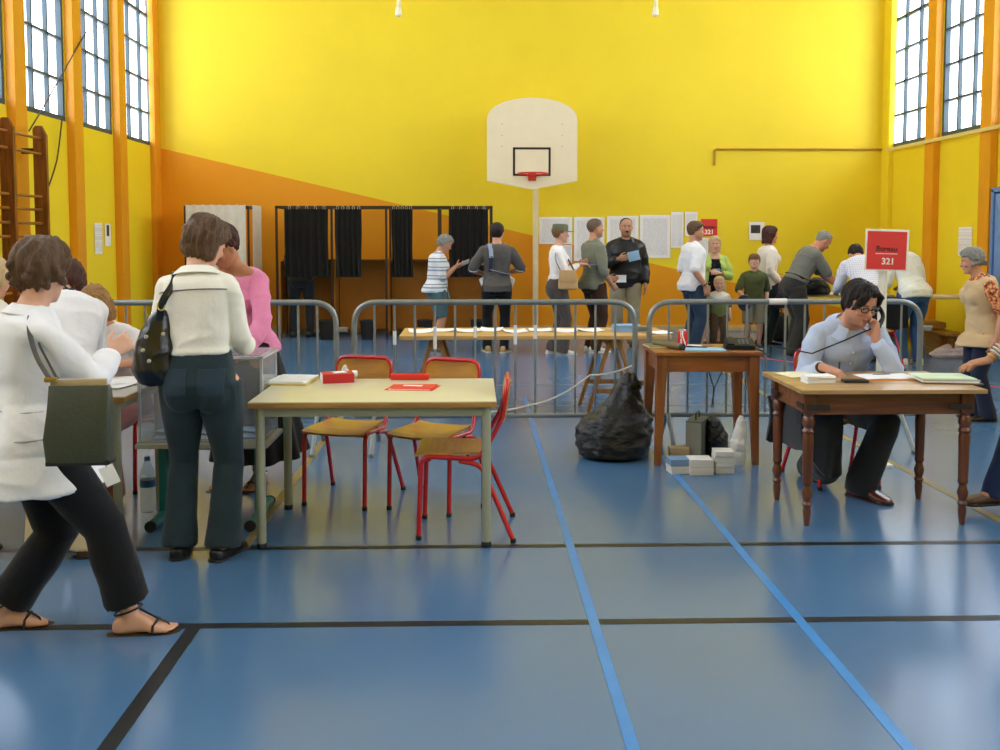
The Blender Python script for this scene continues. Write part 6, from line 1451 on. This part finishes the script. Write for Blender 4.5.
# P16 boy
p = floor_at(753, 348)
r = person('boy in an olive polo shirt and grey shorts carrying a navy cap', p, 170)
s = skeleton(1.29, 'm', 1.0, hs=.098, bend=(-3, -3, 0, -4), head=(-12, 6, 0), arms=[{'t': (-.17, .02, .63)}, {'t': (.15, .17, .72), 'pole': (.5, -1, 0), 'dir': (-.2, .8, -.4)}])
make_body(s, r, S_fair, .008); g_legs(s, r, 'shorts', cloth('stone_grey_cotton', '8E8A78', 260), L=1.0, flare=(.022, .032)); g_top(s, r, 'shirt', cloth('olive_pique', '545A34', 200), sleeve=.5, hem=-.05, e=.018, sl_e=.018); g_collar(s, r, cloth('olive_pique', '545A34', 200), h=.02); g_shoes(s, r, mat('navy_shoe_canvas', '2E3A5A', .6), L_wsole); hair(s, r, H_gb, 'fringe', thick=.13, front=.5, sidez=-.25, backz=-.6, amp=.03, seed=17)
w = to_world(r, s.wr[1]+s.hand[1][0]*.10+V(.03, .02, -.02)); o = thing('baseball_cap', 'navy cap with an orange patch held by the boy in the olive polo', 'cap', tuple(w), R(170))
M_cap = cloth('navy_canvas', '26283E', 200); cc = ell(V(0, 0, 0), .085, .05, .09, None, 24, 14); MB().raw(*cc).build('crown', M_cap, o)
MB().grid(lambda u, v: (.085*math.cos(R(200+140*u))*(1+.1*v)*1, .045+.02*v, .09*math.sin(R(200+140*u))*.55-.055*v*math.sin(math.pi*u)-.02), 14, 5, thick=(0, .004, 0)).build('brim', M_cap, o)
MB().box((0, .050, .015), (.045, .006, .035), bev=.003).build('patch', mat('orange_patch', 'C8704A', .6), o)

# P17 woman behind boy
p = at(766, 345, 13.75)
r = person('long-haired auburn woman in a white blouse standing behind the boy', (p.x, 13.75), -78)
s = skeleton(1.70, 'f', 1.06, bend=(0, 0, 4, 8), head=(4, 0, 0), arms=[{'t': (-.15, .2, .95)}, {'t': (.20, .10, .88), 'dir': (0, .3, -1)}])
make_body(s, r, S_mid, FAR); g_legs(s, r, 'jeans', C_jean); g_top(s, r, 'blouse', cloth('ivory_knit', 'EDE4DA', 200), sleeve=.9, hem=-.05, e=.018); g_shoes(s, r, L_blk, L_sole, low=True); hair(s, r, H_aub, 'long', thick=.14, front=.55, sidez=-.4, backz=-.7, length=1.0, amp=.05, seed=18)
wv = to_world(r, s.wr[1]+V(.03, .02, -.13)); o = thing('handbag', 'small dark handbag hanging from the hand of the woman in the white blouse', 'bag', (wv.x, wv.y, wv.z-.10), R(12))
me = vox([loft([ering(V(0, 0, z), V(1, 0, 0), V(0, 1, 0), a, d, 28, 3) for z, a, d in ((-.12, .09, .03), (-.10, .12, .05), (.02, .12, .045), (.10, .09, .025))])], .009, 1, 'bag_body'); mobj('bag_body', me, cloth('plum_nylon', '3A3040', 160), o); MB().tube(fillet([(-.06, 0, .09), (-.03, 0, .17), (.03, 0, .17), (.06, 0, .09)], .03), .006, 8).build('handle', L_blk, o)

# P18 old man bending
p = floor_at(795, 357)
r = person('grey-haired man in a grey polo and charcoal trousers bending over the far table', (p.x+.06, 12.5), -86)
s = skeleton(1.76, 'm', 1.06, belly=.1, bend=(20, 28, 36, 40), head=(42, 0, 0), hip=.515*1.76-.005, hipxy=(0, -.02), arms=[{'t': (-.10, .66, .83), 'pole': (-.4, -1, 0), 'dir': (0, 1, -.1), 'n': (0, 0, -1)}, {'t': (.12, .56, .83), 'pole': (.4, -1, 0), 'dir': (0, 1, -.1), 'n': (0, 0, -1)}], feet=[{'p': (-.10, .03)}, {'p': (.10, -.04)}])
make_body(s, r, 'D8967A', FAR); g_legs(s, r, 'trousers', C_grey, flare=(.015, .02), e=.012, waist=.07); g_top(s, r, 'shirt', cloth('mid_grey_pique', '77766C', 200), sleeve=.48, hem=.035, e=.018, sl_e=.018, belly=.1); g_shoes(s, r, L_blk, L_sole); hair(s, r, H_grey, 'short', thick=.045, front=.80, sidez=.0, backz=-.45, amp=.01)
pp, rr, ff, dd = s.fr(.066); hw, hd, yo = s.sec(.066); MB().tube([tuple(x) for x in ering(pp+ff*yo, rr, ff, hw+.018, hd+.018, 40, 2.25)], .014, 8, closed=True, flat=.4).build('belt', L_blk, r)

# P19 person in checked shirt behind the sign
X19 = at(866, 280, 11.8).x
r = person('dark-haired person in a checked white shirt leaning over the far table behind the sign', (X19, 11.8), -4)
s = skeleton(1.70, 'm', 1.08, bend=(32, 44, 54, 58), head=(55, 0, 0), hipxy=(0, -.10), arms=[{'t': (-.2, .50, .84), 'n': (0, 0, -1)}, {'t': (.2, .50, .84), 'n': (0, 0, -1)}])
make_body(s, r, S_mid, FAR); g_legs(s, r, 'trousers', C_black); g_shoes(s, r, L_blk, L_sole); hair(s, r, H_dk, 'short', thick=.10)
tch = NT('checked_shirt_cloth'); v = tch.coord('Object'); ck = tch.add('ShaderNodeTexBrick'); ck.offset = 0; ck.inputs['Scale'].default_value = 1; ck.inputs['Brick Width'].default_value = .022; ck.inputs['Row Height'].default_value = .022; ck.inputs['Mortar Size'].default_value = .003
ck.inputs['Color1'].default_value = ck.inputs['Color2'].default_value = lin('ECEAF2'); ck.inputs['Mortar'].default_value = lin('C9CADC'); mpg = tch.add('ShaderNodeMapping'); mpg.inputs['Rotation'].default_value = (R(90), 0, 0); tch.link(v, mpg.inputs['Vector']); tch.link(mpg.outputs['Vector'], ck.inputs['Vector']); tch.link(ck.outputs['Color'], tch.b.inputs['Base Color']); tch.b.inputs['Roughness'].default_value = .85
g_top(s, r, 'shirt', tch.m, sleeve=.9, hem=-.02, e=.018)
# red chair with a black jacket over its back, behind that person
school_chair('red chair with a black jacket over its back near the far table', (at(866, 300, 11.2).x+.12, 11.25, 0), R(4))
jx = at(856, 294, 11.0).x
o = thing('jacket', 'black jacket hung over the back of the red chair at the far table', 'jacket', (at(866, 300, 11.2).x+.12, 11.25, 0), R(4))
def jk(u, v):
    a = (v-.5)*2; y = -.262+.045*math.tanh(a*3)+.012*math.sin(u*16)*abs(a); return ((u-.5)*(.46+.05*abs(a)), y, .835-.34*abs(a)**1.5-.02*math.cos(u*9)*abs(a)-.02*(2*u-1)**2)
MB().grid(jk, 28, 20, thick=(0, 0, .012)).build('jacket_body', C_black, o); MB().tube([(-.10, -.305, .80), (0, -.32, .83), (.10, -.305, .80)], .02, 8).build('jacket_collar', C_black, o)

# P20 woman in jeans
p = floor_at(909, 364)
r = person('woman in a white shirt and blue jeans leaning over the far table, seen from behind', (p.x, p.y), 10)
s = skeleton(1.68, 'f', 1.0, bend=(16, 26, 36, 48), head=(50, 10, 0), hipxy=(0, -.05), arms=[{'t': (-.18, .36, .92), 'n': (0, 0, -1)}, {'t': (.14, .34, .92), 'n': (0, 0, -1)}], feet=[{'p': (-.08, .03)}, {'p': (.10, -.04), 'yaw': -15}])
make_body(s, r, S_mid, FAR); g_legs(s, r, 'jeans', C_jean2, flare=(.012, .012)); g_top(s, r, 'shirt', cloth('ivory_cotton', 'E9EADD', 260), sleeve=.7, hem=-.05, e=.018, sl_e=.022); g_shoes(s, r, L_wht, L_wsole); hair(s, r, H_dk, 'bob', thick=.12, length=.5)

# P21 seated man on the telephone
X21, Y21 = at(836, 380, 5.93).x, 5.93
school_chair('red chair on which the man on the telephone sits', (X21+.02, Y21+.02, 0), R(180+4))
r = person('seated man with glasses and dark hair on the telephone, writing at the wooden desk', (X21, Y21), 180)
M_shirt = cloth('pale_blue_oxford', 'BCC8E2', 320, .85, .03, .3)
s = skeleton(1.74, 'm', .96, hip=.515, bend=(8, 16, 27, 44), side=-1, head=(24, -20, -3),
    arms=[{'t': Lw(r, 876, 339, 5.60), 'pole': (-.45, .3, -1), 'dir': (.12, -.10, 1), 'n': (.9, .25, 0), 'curl': (8, 34, 42, 48), 'thumb': 30}, {'t': Lw(r, 823, 367, 5.50), 'pole': (.35, -.3, -1), 'dir': (-.75, .55, -.28), 'n': (.1, -.2, -1), 'curl': (34, 40, 44, 46), 'thumb': 45}],
    feet=[{'p': (-.03, .35), 'yaw': 34, 'pole': (-.2, 1, .2)}, {'p': (.07, -.20), 'yaw': -6, 'pitch': 0, 'pole': (.1, 1, .3)}], shrug=.01)
make_body(s, r, 'CF967A', .0046, brow='1E1410', stubble='8A6252')
g_legs(s, r, 'trousers', cloth('dark_charcoal_twill', '26272A', 260), flare=(.012, .022), e=.012, vs=.008); g_top(s, r, 'shirt', M_shirt, sleeve=.94, hem=.02, e=.010, sl_e=.010, vs=.007, wr=.009, wf=36); g_collar(s, r, M_shirt, h=.034, e=.012, spread=1.3, gap=46)
pk = MB()
for q in (.09, .14, .19, .24):
    pp, rr, ff, dd = s.fr(q); pk = MB().lathe([(.0015, 0), (.006, .001), (.006, .003), (.0015, .004)], seg=12); o = pk.build('shirt_button', mat('white_button', 'E4E4E8', .3), r); o.location = tuple(pp+ff*(s.sec(q)[1]+.030)); o.rotation_euler = (R(-90), 0, 0)
g_shoes(s, r, L_brn, L_sole); hair(s, r, H_dk, 'curtain', thick=.11, front=.62, sidez=-.35, backz=-.65, amp=.05, seed=21); glasses(s, r, mat('black_spectacle_frame', '121214', .25))
P_ = lambda x, y, z: s.hc+s.Mh @ V(x, y, z)*s.hs
# handset held at the ear, its cord running to the telephone on the small desk
ear, mouth = to_world(r, P_(-.92, .02, .0)), to_world(r, P_(-.62, .98, -.72)); md_ = (ear+mouth)/2+(ear-to_world(r, P_(0, 0, 0))).normalized()*.10
o = thing('telephone_handset', 'black telephone handset held to the ear of the seated man', 'handset', tuple(ear)); L0 = lambda w: tuple(Vector(w)-ear)
MB().tube([L0(ear*(1-t_)**2+md_*2*t_*(1-t_)+mouth*t_*t_) for t_ in [k/10 for k in range(11)]], [.017-.005*math.sin(math.pi*k/10) for k in range(11)], 12).build('grip', mat('black_phone_plastic', '101113', .5, spec=.25), o)
for w_, nm in ((ear, 'earpiece'), (mouth, 'mouthpiece')):
    vv, ff = ell(np.array(L0(w_)), .024, .024, .020, None, 16, 9); MB().raw(vv, ff).build(nm, mat('black_phone_plastic', '101113', .5, spec=.25), o)
ph = Vector((TEL.location.x+.09, TEL.location.y, TEL.location.z+.02)); a_ = at(812, 353.5, 5.62); base = ph.copy(); pts = []
seq = [mouth, a_.lerp(mouth, .5)+Vector((0, 0, -.004)), a_, Vector((a_.x-.16, 5.9, .86)), ph.lerp(a_, .35)+Vector((0, 0, -.055)), ph]
for i in range(len(seq)-1):
    for k in range(6): pts.append(seq[i].lerp(seq[i+1], k/6)-base)
pts.append(seq[-1]-base)
tag(MB().tube(pts, .0042, 8).build('phone_cable', mat('black_phone_plastic', '101113', .5, spec=.25), None, loc=base), 'black telephone cord stretched from the small desk to the handset', 'cord')
hd_, n_, _, _ = s.hand[1]; pw = to_world(r, s.wr[1]+hd_*.10+n_*.035); M3 = Matrix.Rotation(r.rotation_euler.z, 3, 'Z')
o = thing('pen', 'dark pen in the writing hand of the seated man', 'pen', tuple(pw)); MB().tube([(0, 0, -.035), (.01, .02, .03), (.022, .045, .085)], [.0015, .0045, .0045], 8).build('barrel', L_blk, o); MB().tube([(.019, .038, .07), (.024, .049, .09)], .0052, 8).build('cap', L_blk, o)
w_ = s.wr[1]+(s.el[1]-s.wr[1])*.06; ax_ = unit(s.wr[1]-s.el[1]); u_ = unit(np.cross(ax_, V(0, 0, 1))); v_ = np.cross(ax_, u_)
MB().tube([tuple(w_+(u_*math.cos(a)+v_*math.sin(a)*.8)*.032) for a in [j*math.pi/10 for j in range(20)]], .009, 8, closed=True).build('wristwatch', mat('brown_watch_strap', '3A2418', .4), r)
# dark coat hanging over his chair
o = thing('coat', 'dark coat draped over the lap and chair of the man on the telephone', 'coat', (X21, Y21, 0))
def coat(u, v):
    k = min(1, max(0, (u-.18)/.30)); k = k*k*(3-2*k); Y = 5.90-.50*k; px = 768+74*u
    yb = np.interp(u, [0, .2, .4, .58, .72, .85, .95, 1], [440, 443, 448, 460, 476, 478, 474, 462]); bot = at(px, yb, Y).z; top = at(px, 396, Y).z
    w = at(px, 420, Y); z = top+(bot-top)*v
    return (w.x-X21+.014*math.sin(v*4+u*6), Y-Y21-.022*math.sin(u*17+v*2)*(.3+.7*v)-.03*math.sin(math.pi*u)*v, z-.008*math.sin(u*23)*v)
MB().grid(coat, 40, 24, thick=(0, .030, 0)).build('coat_body', cloth('dark_grey_coat_wool', '24262A', 200, .8), o)
MB().tube([tuple(Vector(coat(.05+.3*k, .02))+Vector((0, -.01, .0))) for k in range(4)], .022, 10).build('coat_collar', cloth('dark_grey_coat_wool', '24262A', 200, .8), o)

# P22 elderly woman in the beige vest
X22, Y22 = at(984, 300, 8.0).x, 8.0
r = person('grey-haired elderly woman in a beige vest over an orange patterned blouse', (X22, Y22), 84)
s = skeleton(1.47, 'f', 1.12, bend=(2, 4, 10, 26), head=(14, 12, 0), arms=[{'t': (-.22, -.02, .70)}, {'t': (.2, .05, .7)}])
make_body(s, r, S_mid, .008); g_legs(s, r, 'trousers', cloth('navy_twill', '23283E', 260), .002, flare=(.008, .02))
tpn = NT('orange_print_cloth'); tpn.link(tpn.ramp(tpn.noise(tpn.coord('Object'), 45, 2), [(.38, lin('5A3428')), (.5, lin('D8743A')), (.62, lin('E8B07A'))]), tpn.b.inputs['Base Color']); tpn.b.inputs['Roughness'].default_value = .85
g_top(s, r, 'blouse', tpn.m, sleeve=.5, hem=.0, e=.012, sl_e=.018); g_top(s, r, 'vest', cloth('beige_linen', 'CDAE84', 220), hem=-.078, hemdrop=.10, flare=.035, fb=1.6, e=.026, bare=(0, 1), neck=.285); g_shoes(s, r, L_blk, L_sole, low=True); hair(s, r, H_grey, 'curly', thick=.11, front=.60, sidez=-.1, backz=-.55, amp=.035, seed=23)

# P23 person at the right edge with the hand on the desk
X23, Y23 = at(1044, 400, 5.36).x, 5.36
r = person('person in a blue-grey top, cut by the picture edge, braceleted hand on the desk', (X23, Y23), 90)
s = skeleton(1.66, 'f', 1.02, bend=(4, 8, 12, 16), head=(15, 0, 0), shrug=-.01, arms=[{'t': Lw(r, 980, 370, 5.24), 'pole': (-.4, -.6, -1), 'dir': (.12, 1, -.22), 'n': (0, 0, -1), 'curl': (14, 16, 18, 20)}, {'t': (.2, -.08, .82)}], feet=[{'p': (-.10, .34), 'yaw': 6}, {'p': (.10, -.12)}])
make_body(s, r, 'C48A68', .0055); g_legs(s, r, 'jeans', cloth('indigo_denim', '24345A', 320, .85, .12), flare=(.008, .006)); g_top(s, r, 'top', cloth('blue_grey_jersey', '52626E', 240), sleeve=.70, hem=-.06, e=.020, sl_e=.024); g_shoes(s, r, mat('brown_slip_on', '4E3222', .45), L_sole, low=True); hair(s, r, H_brown, 'bob', thick=.12)
ax_ = unit(s.wr[0]-s.el[0]); u_ = unit(np.cross(ax_, V(0, 0, 1))); v_ = np.cross(ax_, u_)
for j, (t_, rad, m_) in enumerate(((.10, .029, 'brass_clasp'), (.20, .031, 'silver'), (.28, .032, 'silver'), (.36, .034, 'silver'))):
    c_ = s.wr[0]+(s.el[0]-s.wr[0])*t_
    MB().tube([tuple(c_+(u_*math.cos(a)+v_*math.sin(a))*rad) for a in [q*math.pi/10 for q in range(20)]], .0045 if j == 0 else .007, 8, closed=True).build('bracelet', M_brass if j == 0 else mat('silver_beads', 'CFC8BC', .3, metal=.6, bump=.8, bscale=90), r)
# ------------------------------------------------------------------ daylight and view
w = bpy.data.worlds.new('overcast_sky'); SC.world = w; w.use_nodes = True
bg = w.node_tree.nodes['Background']; bg.inputs['Color'].default_value = (.92, .935, 1.0, 1); bg.inputs['Strength'].default_value = 5.0
w.cycles.sampling_method = 'AUTOMATIC'
SC.view_settings.view_transform = 'Standard'; SC.view_settings.look = 'None'; SC.view_settings.gamma = 1; SC.view_settings.use_curve_mapping = False
SC.view_settings.exposure = 0.8
SC.cycles.use_denoising = True; SC.cycles.max_bounces = 10; SC.cycles.diffuse_bounces = 6; SC.cycles.transparent_max_bounces = 24
SC.cycles.sample_clamp_indirect = 8; SC.cycles.caustics_reflective = False; SC.cycles.caustics_refractive = False
